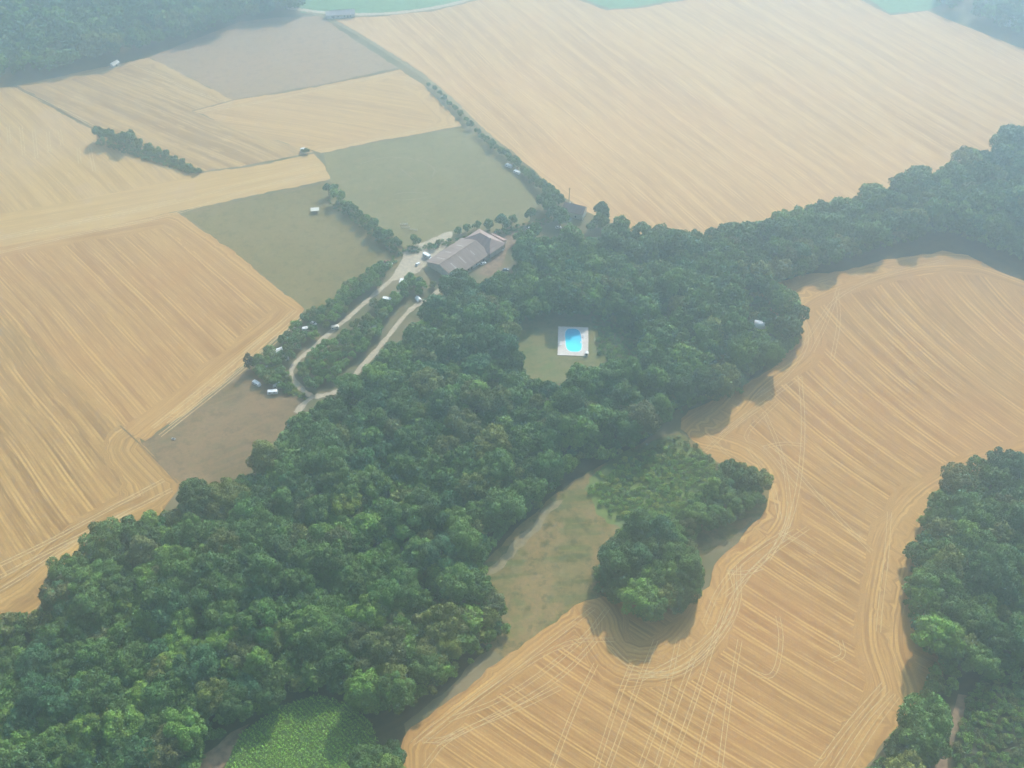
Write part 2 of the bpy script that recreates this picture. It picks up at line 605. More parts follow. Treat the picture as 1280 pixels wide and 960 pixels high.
m = field_mat('stubble_under_forest', D3, (0.308, 0.179, 0.072), (0.513, 0.323, 0.121), (0.616, 0.400, 0.157), swath=12, tram=20, bl=0.3, blotch=(0.431, 0.237, 0.096), lines=0.5, contrast=1.6, head=8)
sheet('stubble_field_below_forest', [(22, 107), (90, 92), (150, 80), (186, 72), (240, 98), (292, 126), (240, 140), (330, 170), (392, 190), (330, 203), (256, 214), (190, 192), (120, 160), (60, 128)], Z_F + .02, m, grid=10,
      edge_from=[[(22, 107), (150, 80), (186, 72), (292, 126)]])
m = field_mat('stubble_pale', wdir((300, 135), (500, 165)), (0.391, 0.222, 0.083), (0.556, 0.342, 0.126), (0.636, 0.409, 0.162), swath=6, tram=12, contrast=1.4, bl=0.35, lines=0.5, head=10, blotch=(0.482, 0.281, 0.121))
sheet('stubble_field_beside_lane', [(240, 139), (292, 126), (400, 108), (499, 87), (530, 108), (556, 135), (577, 158), (490, 173), (402, 191), (330, 172)], Z_F + .03, m, grid=10,
      edge_from=[[(240, 139), (292, 126), (499, 87), (577, 158)], [(577, 158), (402, 191)]])
sheet('fallow_field', [(186, 72), (240, 50), (300, 27), (350, 22), (402, 20), (440, 48), (497, 85), (400, 106), (292, 125), (240, 98)], Z_F, M['fallow'])
# great field at the top
D5 = wdir((875, 64), (1060, 190))
m = field_mat('stubble_great', D5, (0.411, 0.225, 0.090), (0.564, 0.345, 0.142), (0.678, 0.442, 0.193), swath=8, tram=15, tramw=.05, bl=0.5, blotch=(0.556, 0.303, 0.126), lines=0.7, contrast=1.5, head=9)
sheet('great_stubble_field', [(412, 24), (480, 20), (540, 14), (595, 1), (640, -14), (700, -8), (760, 13), (800, 10), (860, 0), (900, -12), (1050, -14), (1075, 0), (1112, 19), (1160, 14), (1200, 30), (1280, 62), (1400, 110), (1500, 160), (1400, 140), (1300, 165), (1210, 225), (1130, 248), (1040, 275), (885, 305), (800, 296), (740, 268), (702, 243), (640, 188), (600, 160), (560, 118), (530, 92), (480, 62)], Z_F, m, grid=14,
      edge_from=[[(412, 24), (530, 92), (600, 160), (702, 243), (760, 285), (860, 305), (1040, 268), (1130, 240), (1210, 218), (1300, 165)]])
sheet('green_field_beyond', [(376, 16), (420, 19), (480, 16), (540, 10), (592, -3), (640, -18), (640, -70), (360, -70), (372, -10)], Z_F, M['green_field'])
sheet('green_field_corner', [(690, -14), (762, 11), (800, 8), (870, -4), (900, -40), (690, -40)], Z_F + .01, M['green_field'])
sheet('green_field_far_right', [(1060, -18), (1112, 17), (1162, 12), (1180, 2), (1200, -40), (1060, -40)], Z_F + .01, M['green_field'])
# meadows
sheet('meadow_below_hedge', [(224, 264), (320, 246), (412, 228), (430, 250), (470, 285), (505, 310), (500, 330), (440, 370), (384, 400), (378, 384), (300, 322)], Z_M, M['meadow'], jitter=.4)
sheet('meadow_beside_lane', [(404, 192), (490, 175), (578, 160), (605, 172), (650, 210), (700, 248), (690, 275), (640, 290), (560, 305), (500, 312), (440, 262), (412, 226)], Z_M, M['meadow2'], jitter=.4)
sheet('parched_meadow', [(178, 553), (240, 512), (312, 452), (330, 470), (380, 500), (372, 520), (340, 570), (300, 600), (226, 612)], Z_M, M['brown_meadow'], jitter=.4)
sheet('rough_pasture', [(590, 735), (600, 712), (640, 668), (690, 622), (720, 600), (790, 560), (850, 540), (880, 560), (965, 570), (960, 640), (890, 690), (760, 760), (640, 830), (600, 800)], Z_M, M['rough'])
sheet('pool_lawn', [(635, 400), (690, 385), (745, 390), (800, 415), (815, 455), (770, 465), (730, 465), (690, 485), (650, 475), (632, 435)], Z_M, M['lawn'], smooth=1)
# wood floor
for i, pl in enumerate([[(-300, 900), (-60, 815), (40, 775), (80, 725), (150, 680), (215, 645), (300, 605), (345, 572), (385, 520), (440, 500), (520, 420), (560, 370), (660, 350), (690, 390), (640, 400), (632, 440), (650, 478), (690, 488), (735, 468), (815, 458), (800, 415), (745, 388), (700, 330), (760, 300), (880, 308), (1040, 272), (1210, 222), (1320, 165), (1500, 160), (1400, 420), (1200, 330), (1060, 345), (955, 385), (1000, 415), (990, 440), (930, 480), (850, 510), (800, 556), (720, 600), (640, 668), (595, 720), (620, 800), (560, 862), (505, 905), (500, 1050), (300, 1200), (-400, 1200)],
                        [(1320, 580), (1230, 595), (1180, 625), (1160, 700), (1160, 860), (1110, 930), (1070, 980), (1040, 1100), (1400, 1100), (1500, 800)]]):
    sheet('wood_floor', pl, 0.012, M['litter'], jitter=.5)
# right stubble field
D6 = wdir((942, 810), (1092, 905))
m = field_mat('stubble_right', D6 + 3, (0.294, 0.145, 0.045), (0.463, 0.255, 0.081), (0.636, 0.383, 0.123), head=12, swath=4.5, tram=9.5, tramw=.075, bl=0.55, blotch=(0.431, 0.200, 0.066), lines=0.75, bend=2, contrast=1.1, curve=True)
F6 = [(500, 1060), (505, 980), (500, 922), (560, 878), (640, 815), (700, 772), (742, 742), (790, 755), (850, 745), (885, 740), (890, 705), (930, 668), (962, 632), (962, 602), (925, 590), (900, 580), (850, 540), (852, 518), (890, 500), (925, 484), (955, 466), (985, 440), (995, 420), (966, 388), (930, 374), (990, 345), (1060, 338), (1120, 322), (1198, 312), (1250, 340), (1400, 400), (1400, 575), (1290, 582), (1225, 600), (1185, 626), (1170, 665), (1175, 720), (1175, 800), (1185, 850), (1130, 905), (1085, 950), (1050, 1020), (1030, 1100), (600, 1100)]
sheet('stubble_field_below_wood', F6, Z_F, m, smooth=1, grid=6,
      edge_from=[[(500, 1060), (503, 980), (500, 922), (560, 878), (640, 815), (742, 742), (760, 830), (850, 830), (900, 740), (890, 705), (962, 660), (970, 620), (958, 585), (925, 560), (880, 550), (862, 545), (915, 512), (938, 476), (1002, 440), (1005, 412), (980, 378), (1060, 345), (1198, 318), (1290, 352)],
                 [(1400, 560), (1290, 568), (1215, 590), (1170, 616), (1130, 655), (1112, 720), (1100, 800), (1120, 850), (1125, 875), (1085, 935), (1040, 1020)]])
# wheel tracks crossing that field
wt = MB()


def tracks(mb, px, off=1.0, w=0.30, z=Z_T, smooth=2):
    pts = chaikin([at(*p) for p in px], smooth, False)
    for s in (-off, off): ribbon(mb, offset_line(densify(pts, 4, False), s), w, z + random.uniform(0, .02))


for q in [[(1000, 470), (1005, 530), (1001, 590), (992, 640), (975, 680), (940, 715), (905, 745)],
          [(955, 515), (975, 560), (984, 600), (988, 650), (960, 700)],
          [(935, 560), (965, 600), (975, 650)],
          [(838, 960), (860, 900), (893, 800), (905, 760)], [(820, 960), (842, 890), (868, 820)],
          [(745, 960), (770, 880), (790, 830)], [(760, 960), (800, 850), (820, 800)], [(800, 960), (830, 880), (848, 800)],
          [(900, 960), (910, 880), (925, 800)], [(870, 960), (885, 900), (905, 840)], [(690, 960), (720, 880), (745, 830)],
          [(560, 900), (640, 870), (730, 800), (760, 760)], [(545, 930), (600, 905), (700, 850), (745, 800)],
          [(530, 960), (560, 920), (650, 885), (700, 860)], [(515, 930), (560, 895), (650, 830), (742, 760)],
          [(940, 840), (968, 850), (978, 800), (972, 770)], [(1050, 800), (1056, 820), (1040, 825)],
          [(1112, 640), (1108, 700), (1100, 760), (1098, 790)],
          [(1040, 960), (1080, 900), (1115, 865)], [(1020, 960), (1060, 905), (1105, 855)], [(1060, 960), (1095, 905), (1122, 870)],
          [(1005, 430), (1025, 400), (1045, 370), (1100, 345), (1180, 325)], [(1015, 440), (1035, 400), (1048, 360)], [(1040, 450), (1050, 400), (1046, 365)],
          [(940, 500), (985, 470), (1012, 430), (1003, 395)], [(900, 545), (930, 520), (960, 500), (1000, 470)],
          [(880, 565), (920, 530), (950, 510)], [(970, 560), (1040, 640), (1090, 690)], [(990, 660), (940, 690), (900, 730), (880, 780)],
          [(1010, 660), (950, 700), (920, 740), (890, 800), (800, 850)], [(880, 540), (905, 565), (930, 580)]]:
    tracks(wt, q)
rq = random.Random(4)
EDGEL = [(520, 925), (600, 870), (700, 805), (745, 790), (780, 850), (850, 840), (905, 760), (900, 715), (965, 665), (985, 610), (945, 560), (915, 535), (950, 490), (1012, 440), (1010, 400)]
for k in range(5):     # turning loops where the harvester swung round along the margin
    i0 = rq.randrange(len(EDGEL) - 3)
    q = [(x + rq.uniform(2, 26), y + rq.uniform(-10, 14)) for x, y in EDGEL[i0:i0 + 4]]
    tracks(wt, q, w=.26)
for k in range(4):
    i0 = rq.randrange(len(EDGEL) - 1)
    x, y = EDGEL[i0]
    a = rq.uniform(-.4, 1.3); L = rq.uniform(30, 80)
    tracks(wt, [(x + 8, y), (x + 8 + L * .5 * math.cos(a), y + L * .5 * math.sin(a) + rq.uniform(-8, 8)), (x + 8 + L * math.cos(a), y + L * math.sin(a))], w=.3)
tag(wt.build('wheel_tracks', M['track']), kind='structure')
# tracks in the left fields
wl = MB()
for q in [[(-40, 742), (60, 690), (130, 655), (215, 612)], [(-40, 725), (60, 678), (130, 640), (205, 600)], [(-40, 760), (30, 720), (90, 680), (160, 640)],
          [(200, 545), (270, 490), (330, 440), (376, 398)], [(210, 530), (280, 475), (340, 425), (378, 392)], [(190, 535), (250, 488), (320, 430), (370, 388)],
          [(-60, 330), (100, 292), (222, 268), (300, 240), (400, 215)], [(-60, 312), (100, 278), (222, 254), (300, 230), (400, 205)], [(0, 296), (120, 272), (220, 250)],
          [(160, 77), (210, 100), (250, 118), (290, 130)], [(20, 110), (80, 138), (140, 170)],
          [(10, 158), (12, 180)], [(26, 158), (30, 195)], [(42, 162), (46, 198)], [(60, 165), (62, 190)], [(74, 162), (78, 182)], [(98, 185), (100, 205)], [(112, 185), (118, 214)],
          [(400, 190), (480, 172), (572, 155)], [(245, 140), (330, 128), (497, 90)],
          ]:
    tracks(wl, q, w=.6)
tag(wl.build('field_tracks', M['track']), kind='structure')
dk = MB()
for q, w_ in [([(150, 532), (162, 543), (178, 558), (200, 580), (222, 604)], .9), ([(240, 139), (292, 125), (400, 107), (498, 87)], 1.4), ([(20, 108), (120, 162)], 1.2), ([(240, 265), (330, 246), (410, 229)], 1.0)]:
    ribbon(dk, [at(*p) for p in q], w_, Z_T + .03)
tag(dk.build('field_boundary_strip', M['brown_meadow']), kind='structure')
wp = MB()
for q in [[(500, 210), (508, 217), (522, 228)], [(493, 243), (510, 240), (536, 242)], [(450, 205), (480, 196), (520, 198), (545, 210), (540, 222)], [(490, 250), (515, 250), (535, 246)]]:
    ribbon(wp, chaikin([at(*p) for p in q], 1, False), 1.0, Z_T)
tag(wp.build('worn_path', M['worn']), kind='structure')
sheet('earth_path', [(1165, 975), (1168, 935), (1185, 905), (1200, 868), (1210, 872), (1196, 915), (1186, 950), (1185, 980)], Z_T - .03, M['earth'])
sheet('earth_path', [(600, 722), (630, 690), (660, 655), (690, 622), (705, 625), (680, 655), (650, 690), (612, 724)], Z_M + .02, M['worn'], jitter=1.2)
sheet('earth_path', [(235, 980), (250, 945), (290, 912), (312, 905), (290, 935), (275, 965)], Z_M + .02, M['earth'])

# gravel lanes and yard
def road(name, px, w, z=Z_T, mat='gravel', jit=.3):
    mb = MB()
    ribbon(mb, chaikin([at(*p) for p in px], 2, False), w, z, jit)
    return tag(mb.build(name, M[mat]), kind='structure')


road('gravel_road', [(370, 516), (388, 496), (412, 494), (430, 484), (455, 456), (482, 425), (504, 396), (520, 381), (536, 374), (552, 360)], 3.4)
road('gravel_lane', [(392, 497), (378, 488), (366, 474), (363, 462), (372, 450), (391, 436), (412, 416), (432, 400), (450, 384), (470, 366), (488, 352), (500, 335)], 3.2, Z_T + .01)
road('country_road', [(376, 12), (412, 23), (450, 44), (485, 66), (528, 94), (560, 120), (590, 150), (622, 180)], 4.0, Z_T, 'worn')
road('country_road', [(360, 10), (420, 18), (480, 18), (540, 11), (595, -2), (640, -20)], 5.0, Z_T + .01, 'gravel')
sheet('farmyard', [(492, 350), (500, 330), (505, 312), (540, 298), (566, 289), (566, 296), (560, 306), (545, 318), (535, 328), (522, 340), (505, 348)], Z_T + .02, M['gravel'])
sheet('farmyard', [(600, 345), (612, 320), (628, 300), (645, 286), (678, 278), (672, 292), (650, 298), (636, 312), (628, 328), (618, 345)], Z_T + .02, M['earth'])
sheet('farmyard', [(845, 297), (862, 292), (880, 290), (876, 302), (850, 302)], Z_T + .02, M['gravel'])

# ------------------------------------------------------------------ crowns
def crown_arrays(seed, n, q, a=1.0, b=0.9, puffs=26, zlo=-0.45, pr=(0.15, 0.34)):
    """leaf quads over many puffs; unit crown radius. returns verts (4n,3), leafv (n)"""
    rs = np.random.RandomState(seed)
    C, r = [], []
    for i in range(puffs):
        for _ in range(60):
            d = rs.randn(3); d /= np.linalg.norm(d)
            if d[2] < zlo: continue
            k = 0.50 + 0.42 * rs.rand()
            c = d * (a * k, a * k, b * k)
            if all(np.linalg.norm(c - e) > 0.17 for e in C): break
        C.append(c); r.append(rs.uniform(*pr))
    C, r = np.array(C), np.array(r)
    puffv = rs.rand(puffs)
    P, Nn, V = [], [], []
    tot = 0
    w = r ** 2 / (r ** 2).sum()
    while tot < n:
        k = n * 2
        i = rs.choice(puffs, k, p=w)
        d = rs.randn(k, 3); d /= np.linalg.norm(d, axis=1)[:, None]
        d[:, 2] = np.abs(d[:, 2]) * np.where(rs.rand(k) < .72, 1, -1)
        p = C[i] + d * (r[i] * rs.uniform(.75, 1.2, k))[:, None]
        D = np.linalg.norm(p[:, None, :] - C[None], axis=2) / r[None]
        D[np.arange(k), i] = 9
        ok = (D.min(1) > 0.86) | (rs.rand(k) < .06)
        ok &= p[:, 2] > -0.75 * b
        P.append(p[ok]); Nn.append(d[ok]); V.append(np.clip(puffv[i[ok]] * .55 + rs.rand(ok.sum()) * .45, 0, 1))
        tot += ok.sum()
    P, Nn, V = np.concatenate(P)[:n], np.concatenate(Nn)[:n], np.concatenate(V)[:n]
    Nn = Nn + rs.randn(n, 3) * .55
    Nn /= np.linalg.norm(Nn, axis=1)[:, None]
    t = np.cross(Nn, rs.randn(n, 3)); t /= np.linalg.norm(t, axis=1)[:, None]
    s = np.cross(Nn, t)
    qs = q * rs.uniform(.7, 1.3, n)[:, None]
    quad = np.stack([P + t * qs, P + s * qs * .75, P - t * qs, P - s * qs * .75], 1).reshape(-1, 3)
    return quad.astype(np.float32), V.astype(np.float32)


def quads_mesh(name, verts, leafv, mat, tint=None):
    n = len(verts) // 4
    m = bpy.data.meshes.new(name)
    m.vertices.add(4 * n)
    m.vertices.foreach_set('co', verts.ravel())
    m.loops.add(4 * n)
    m.loops.foreach_set('vertex_index', np.arange(4 * n, dtype=np.int32))
    m.polygons.add(n)
    m.polygons.foreach_set('loop_start', np.arange(0, 4 * n, 4, dtype=np.int32))
    m.polygons.foreach_set('loop_total', np.full(n, 4, np.int32))
    a = m.attributes.new('leafv', 'FLOAT', 'FACE')
    a.data.foreach_set('value', leafv)
    if tint is not None:
        c = m.attributes.new('tint', 'FLOAT_COLOR', 'FACE')
        c.data.foreach_set('color', tint.astype(np.float32).ravel())
    m.materials.append(mat)
    m.update(calc_edges=True)
    return m


# shape kinds: (a, b, puffs)
KINDS = {'round': (1.0, .92, 46), 'broad': (1.1, .72, 52), 'tall': (.84, 1.25, 48), 'loose': (1.02, 1.0, 34)}
CROWN = {}
RW, HW, CZ = 7.0, 15.5, 9.0     # standard woodland tree: crown radius, height, crown centre
for kn, (a, b, pf) in KINDS.items():
    for j in range(3):
        v, lv = crown_arrays(100 + j + 10 * len(CROWN), 6000, 0.052, a, b, pf)
        CROWN[(kn, j)] = quads_mesh('crown', v * RW + np.array([0, 0, CZ], np.float32), lv, M['leaf'])
SMALL = {}
for j in range(4):
    v, lv = crown_arrays(300 + j, 1300, 0.11, 1.0, .9, 13, pr=(.26, .44))
    SMALL[j] = quads_mesh('crown', v * 3.0 + np.array([0, 0, 3.6], np.float32), lv, M['leaf'])
v, lv = crown_arrays(333, 900, 0.10, .5, 1.6, 16, zlo=-1, pr=(.3, .42))
SMALL['column'] = quads_mesh('crown', v * 3.0 + np.array([0, 0, 4.6], np.float32), lv, M['leaf'])


def trunk_mesh(seed, h, r, spread):
    rs = random.Random(seed)
    mb = MB()
    p = Vector((0, 0, -0.3))
    for k in range(3):
        q = Vector((rs.uniform(-.25, .25) * r * 2, rs.uniform(-.25, .25) * r * 2, h * (k + 1) / 3 * .62))
        mb.tube(p, q, r * (1.25 - .28 * k), r * (.97 - .28 * k), 8, k == 0)
        p = q
    for k in range(6):
        a = k * 1.05 + rs.uniform(-.3, .3)
        z = h * rs.uniform(.3, .58)
        e = Vector((math.cos(a) * spread * rs.uniform(.6, .85), math.sin(a) * spread * rs.uniform(.6, .85), h * rs.uniform(.6, .82)))
        mid = Vector((e.x * .5, e.y * .5, (z + e.z) / 2 - .3))
        mb.tube((0, 0, z), mid, r * .5, r * .32, 5, False)
        mb.tube(mid, e, r * .32, r * .1, 5)
    mb.tube(p, (p.x, p.y, h * .86), r * .42, r * .1, 5)
    return mb.mesh('trunk', M['bark'], True)


TRUNK = [trunk_mesh(i, HW, .32, RW * .8) for i in range(3)]
TRUNK_S = [trunk_mesh(9 + i, 5.6, .13, 2.2) for i in range(2)]

TINTS = {
    'dark green': (0.078, 0.148, 0.032), 'deep green': (0.094, 0.178, 0.032), 'mid green': (0.124, 0.220, 0.038),
    'light green': (0.177, 0.297, 0.041), 'yellow-green': (0.271, 0.339, 0.041), 'olive': (0.177, 0.207, 0.038), 'brownish green': (0.150, 0.165, 0.046),
    'blue-green': (0.071, 0.170, 0.058)}
WOODT = ['dark green'] * 3 + ['deep green'] * 5 + ['mid green'] * 6 + ['light green'] * 2 + ['olive'] * 2 + ['brownish green'] + ['blue-green'] * 2


def poisson(polys, spacing, rs, holes=(), jitter=.42):
    """jittered hex points inside polygons given in photo pixels"""
    out = []
    for pl in polys:
        w = [at(*p) for p in pl]
        A = np.array(w)
        xs = np.arange(A[:, 0].min(), A[:, 0].max() + spacing, spacing)
        ys = np.arange(A[:, 1].min(), A[:, 1].max() + spacing, spacing * .87)
        G = np.array([(x + (spacing / 2 if j % 2 else 0), y) for j, y in enumerate(ys) for x in xs])
        G = G + rs.uniform(-jitter, jitter, G.shape) * spacing
        G = G[inside_mask(G, w)]
        for h in holes: G = G[~inside_mask(G, [at(*p) for p in h])]
        out.append(G)
    return np.concatenate(out)


MAIN = [(-400, 940), (-60, 822), (0, 790), (50, 778), (88, 728), (150, 684), (212, 652), (250, 628), (310, 612), (345, 580), (385, 528), (424, 508), (468, 482), (499, 448), (526, 417), (553, 389), (572, 366), (615, 364), (645, 352), (655, 322), (690, 306), (722, 314), (765, 304), (800, 300), (850, 308), (885, 303), (1030, 270), (1130, 243), (1210, 214), (1300, 162), (1400, 115), (1520, 200), (1420, 380), (1290, 330), (1180, 288), (1060, 322), (950, 360), (972, 385), (998, 414), (990, 436), (940, 468), (918, 496), (855, 508), (836, 524), (800, 552), (764, 574), (722, 576), (700, 598), (680, 622), (640, 655), (600, 700), (612, 740), (628, 792), (560, 846), (505, 885), (470, 890), (435, 868), (380, 862), (320, 890), (285, 905), (250, 945), (230, 1000), (190, 1180), (-450, 1180)]
POOLHOLE = [(642, 408), (690, 396), (745, 398), (792, 420), (800, 462), (762, 470), (722, 474), (694, 494), (660, 486), (645, 445)]
RIGHTW = [(1420, 580), (1300, 584), (1230, 594), (1168, 626), (1142, 690), (1134, 750), (1152, 812), (1240, 850), (1330, 845), (1450, 820)]
RIGHTW2 = [(1180, 830), (1192, 850), (1165, 900), (1145, 960), (1130, 1060), (1060, 1060), (1085, 980), (1115, 935), (1150, 880)]
CLUMP = [(764, 715), (775, 680), (805, 662), (850, 672), (874, 708), (868, 750), (830, 776), (792, 772), (764, 745)]
RIDGE = [(905, 596), (925, 592), (948, 602), (955, 630), (915, 655), (868, 680), (846, 680), (850, 655), (872, 632), (890, 612)]
CORNER = [(478, 928), (500, 940), (502, 985), (470, 1020), (440, 1000)]

rsw = np.random.RandomState(5)
pts = []   # x, y, place
for G, place in ((poisson([MAIN], 9.8, rsw, [POOLHOLE]), 'wood'), (poisson([RIGHTW, RIGHTW2], 9.8, rsw), 'right'),
                 (poisson([CLUMP], 6.6, rsw), 'clump'), (poisson([RIDGE], 6.2, rsw), 'ridge'), (poisson([CORNER], 7.5, rsw), 'corner')):
    for x, y in G: pts.append((x, y, place))
ROADW = [at(*p) for p in [(370, 516), (388, 496), (412, 494), (430, 484), (455, 456), (482, 425), (504, 396), (520, 381), (536, 374), (552, 360)]]
rd = edge_dist(np.array([(p[0], p[1]) for p in pts]), ROADW, False)
pts = [p for p, d in zip(pts, rd) if d > 10.5]
trees = []
for x, y, place in pts:
    s = float(np.clip(rsw.normal(.96, .25), .5, 1.45))
    if (918 < project(x, y, 0)[0] < 972 and 380 < project(x, y, 0)[1] < 440): continue
    if place == 'ridge': s *= .62
    if place == 'corner': s *= .75
    if place == 'clump': s *= .88
    kind = rsw.choice(['round', 'broad', 'tall', 'loose'], p=[.35, .3, .15, .2])
    tint = WOODT[rsw.randint(len(WOODT))]
    # slow drift of tone over the wood: neighbours tend to be alike
    u, v_, dep = project(x, y, 9 * s)
    trees.append(dict(x=x, y=y, s=s, kind=kind, j=rsw.randint(3), rot=rsw.uniform(0, 6.28), tint=tint, place=place, u=u, v=v_, d=dep))
# the odd bright ones the photo shows
for (px, py, tn) in [(282, 655, 'yellow-green'), (258, 700, 'light green'), (112, 925, 'light green'), (828, 500, 'yellow-green'), (795, 745, 'light green'), (160, 905, 'light green'), (440, 625, 'yellow-green'), (860, 378, 'light green'), (700, 450, 'light green'), (870, 600, 'light green')]:
    b = min(trees, key=lambda t: math.hypot(t['u'] - px, t['v'] - py))
    b['tint'] = tn

inframe = [t for t in trees if -12 < t['u'] < 1292 and -12 < t['v'] < 980]
inframe.sort(key=lambda t: t['d'] / t['s'])
single = [t for t in inframe if t['place'] in ('clump', 'ridge', 'corner')]
for t in inframe:
    if len(single) >= 298: break
    if t['place'] in ('wood', 'right'): single.append(t)
ids = set(id(t) for t in single)
rest = [t for t in trees if id(t) not in ids]


def tinted(tn, rs, amt=.16):
    c = TINTS[tn]
    k = rs.uniform(1 - amt, 1 + amt)
    return (c[0] * k * rs.uniform(.92, 1.08), c[1] * k, c[2] * k * rs.uniform(.9, 1.1), 1)


def place_tree(name, x, y, s, rot, crown, trunk, color, label, cat, group, zs=1.0):
    r = empty(name, (x, y, 0), rot, (s, s, s * zs))
    tag(r, label, cat, group)
    t = bpy.data.objects.new('trunk', trunk)
    COL.objects.link(t); t.parent = r
    c = bpy.data.objects.new('crown', crown)
    COL.objects.link(c); c.parent = r
    c.color = color
    return r


PLACE_TXT = {'wood': 'in the main wood', 'right': 'in the right-hand wood', 'clump': 'in the round copse', 'ridge': 'in the field thicket', 'corner': 'at the crop corner'}
GROUPS = {'wood': 'trees of the big wood', 'right': 'trees of the wood at the right edge', 'clump': 'trees of the round copse', 'ridge': 'trees of the thicket by the field', 'corner': 'trees at the crop patch'}
used = set()


ONES = 'zero one two three four five six seven eight nine ten eleven twelve thirteen fourteen fifteen sixteen seventeen eighteen nineteen'.split()
TENS = 'x x twenty thirty forty fifty sixty seventy eighty ninety'.split()


def numword(n):
    if n < 20: return ONES[n]
    if n == 100: return 'hundred'
    return TENS[n // 10] + ('-' + ONES[n % 10] if n % 10 else '')


def where(u, v):
    return '%s percent across and %s down the photo' % (numword(round(min(max(u, 0), 1280) / 12.8)), numword(round(min(max(v, 0), 960) / 9.6)))


KT = {'round': 'round', 'broad': 'broad', 'tall': 'tall', 'loose': 'loose'}
for t in single:
    size = 'small' if t['s'] < .86 else ('large' if t['s'] > 1.12 else '')
    if t['place'] == 'right' and size: size = size[:5]
    for extra in ('', KT[t['kind']], 'leafy'):
        lab = ' '.join(('%s %s %s tree %s, %s' % ('' if extra else size, extra, t['tint'], PLACE_TXT[t['place']], where(t['u'], t['v']))).split())
        if lab not in used: break
    used.add(lab)
    place_tree('tree', t['x'], t['y'], t['s'], t['rot'], CROWN[(t['kind'], t['j'])], TRUNK[t['j']], tinted(t['tint'], rsw), lab, 'tree', GROUPS[t['place']], rsw.uniform(.88, 1.12))

# far woods: one body of foliage no one could count
FARW = [[(-330, 130), (-60, 112), (0, 102), (140, 78), (190, 62), (244, 50), (312, 25), (350, 20), (376, 16), (372, -20), (360, -60), (-480, -60)]]
FARR = [[(1165, 4), (1205, 22), (1285, 56), (1400, 100), (1560, 120), (1560, -60), (1190, -60), (1175, -10)]]
fb, fv, ft, trunks_far = [], [], [], MB()
LOD = {}
for kn, (a, b, pf) in KINDS.items():
    for j in range(3):
        LOD[(kn, j, 0)] = crown_arrays(500 + j + len(LOD), 2000, 0.085, a, b, pf)
        LOD[(kn, j, 1)] = crown_arrays(700 + j + len(LOD), 420, 0.17, a, b, 16, pr=(.26, .42))


def add_far(x, y, s, kind, j, rot, tint, lod, out):
    v, lv = LOD[(kind, j, lod)]
    c, sn = math.cos(rot), math.sin(rot)
    w = v * (RW * s)
    X = w[:, 0] * c - w[:, 1] * sn + x
    Y = w[:, 0] * sn + w[:, 1] * c + y
    out[0].append(np.stack([X, Y, w[:, 2] + CZ * s], 1))
    out[1].append(lv)
    out[2].append(np.tile(np.array(tint, np.float32), (len(lv), 1)))


def finish_far(name, out, label):
    v = np.concatenate(out[0]).astype(np.float32)
    me = quads_mesh(name, v, np.concatenate(out[1]), M['leaf_far'], np.concatenate(out[2]))
    o = bpy.data.objects.new(name, me)
    COL.objects.link(o)
    return tag(o, label, 'woodland', None, 'stuff')


out = ([], [], [])
for t in rest:
    if t['u'] < -140 or t['u'] > 1420 or t['v'] > 1080: continue
    add_far(t['x'], t['y'], t['s'], t['kind'], t['j'], t['rot'], tinted(t['tint'], rsw), 0, out)
ru = np.random.RandomState(77)
for poly, holes in ((MAIN, [POOLHOLE]), (RIGHTW, []), (RIGHTW2, [])):
    for x, y in poisson([poly], 5.4, ru, holes):
        u_, v_, _ = project(x, y, 3)
        if -60 < u_ < 1340 and -10 < v_ < 1030:
            add_far(x, y, ru.uniform(.28, .62), ru.choice(list(KINDS)), ru.randint(3), ru.uniform(0, 6.28), tinted(WOODT[ru.randint(len(WOODT))], ru), 1, out)
    wb = densify([at(*p) for p in poly], 2.6)
    for x, y in wb:      # ragged fringe of bushes and saplings
        u_, v_, _ = project(x, y, 3)
        if -60 < u_ < 1340 and -10 < v_ < 1030 and ru.rand() < .8:
            add_far(x + ru.uniform(-2.2, 2.2), y + ru.uniform(-2.2, 2.2), ru.uniform(.15, .42), ru.choice(list(KINDS)), ru.randint(3), ru.uniform(0, 6.28), tinted(['mid green', 'deep green', 'light green', 'olive'][ru.randint(4)], ru), 1, out)
finish_far('woodland', out, 'dense leafy woodland filling the valley round the pool clearing')
out = ([], [], [])
for poly, nm in ((FARW, 0), (FARR, 1)):
    for x, y in poisson(poly, 10.5, rsw):
        tn = WOODT[rsw.randint(len(WOODT))]
        if nm == 1 and rsw.rand() < .25: continue
        add_far(x, y, rsw.uniform(.75, 1.3), rsw.choice(list(KINDS)), rsw.randint(3), rsw.uniform(0, 6.28), tinted(tn, rsw), 1, out)
    finish_far('woodland', out, ['hazy blue-green forest beyond the fields at the upper left', 'pale hazy woodland around the distant white houses'][nm])
    out = ([], [], [])

# hedgerow and single trees: (px, py at the base, size, tint)
def hedge_trees(rows, group, fmt, name='hedge_tree'):
    n = len(rows)
    for i, (px, py, s, tn, *k) in enumerate(rows):
        x, y = at(px, py)
        sm = k[0] if k else rsw.randint(4)
        lab = fmt(i, tn, s)
        place_tree(name, x, y, s, rsw.uniform(0, 6.28), SMALL[sm], TRUNK_S[i % 2], tinted(tn, rsw), lab, 'tree', group, rsw.uniform(.95, 1.15))


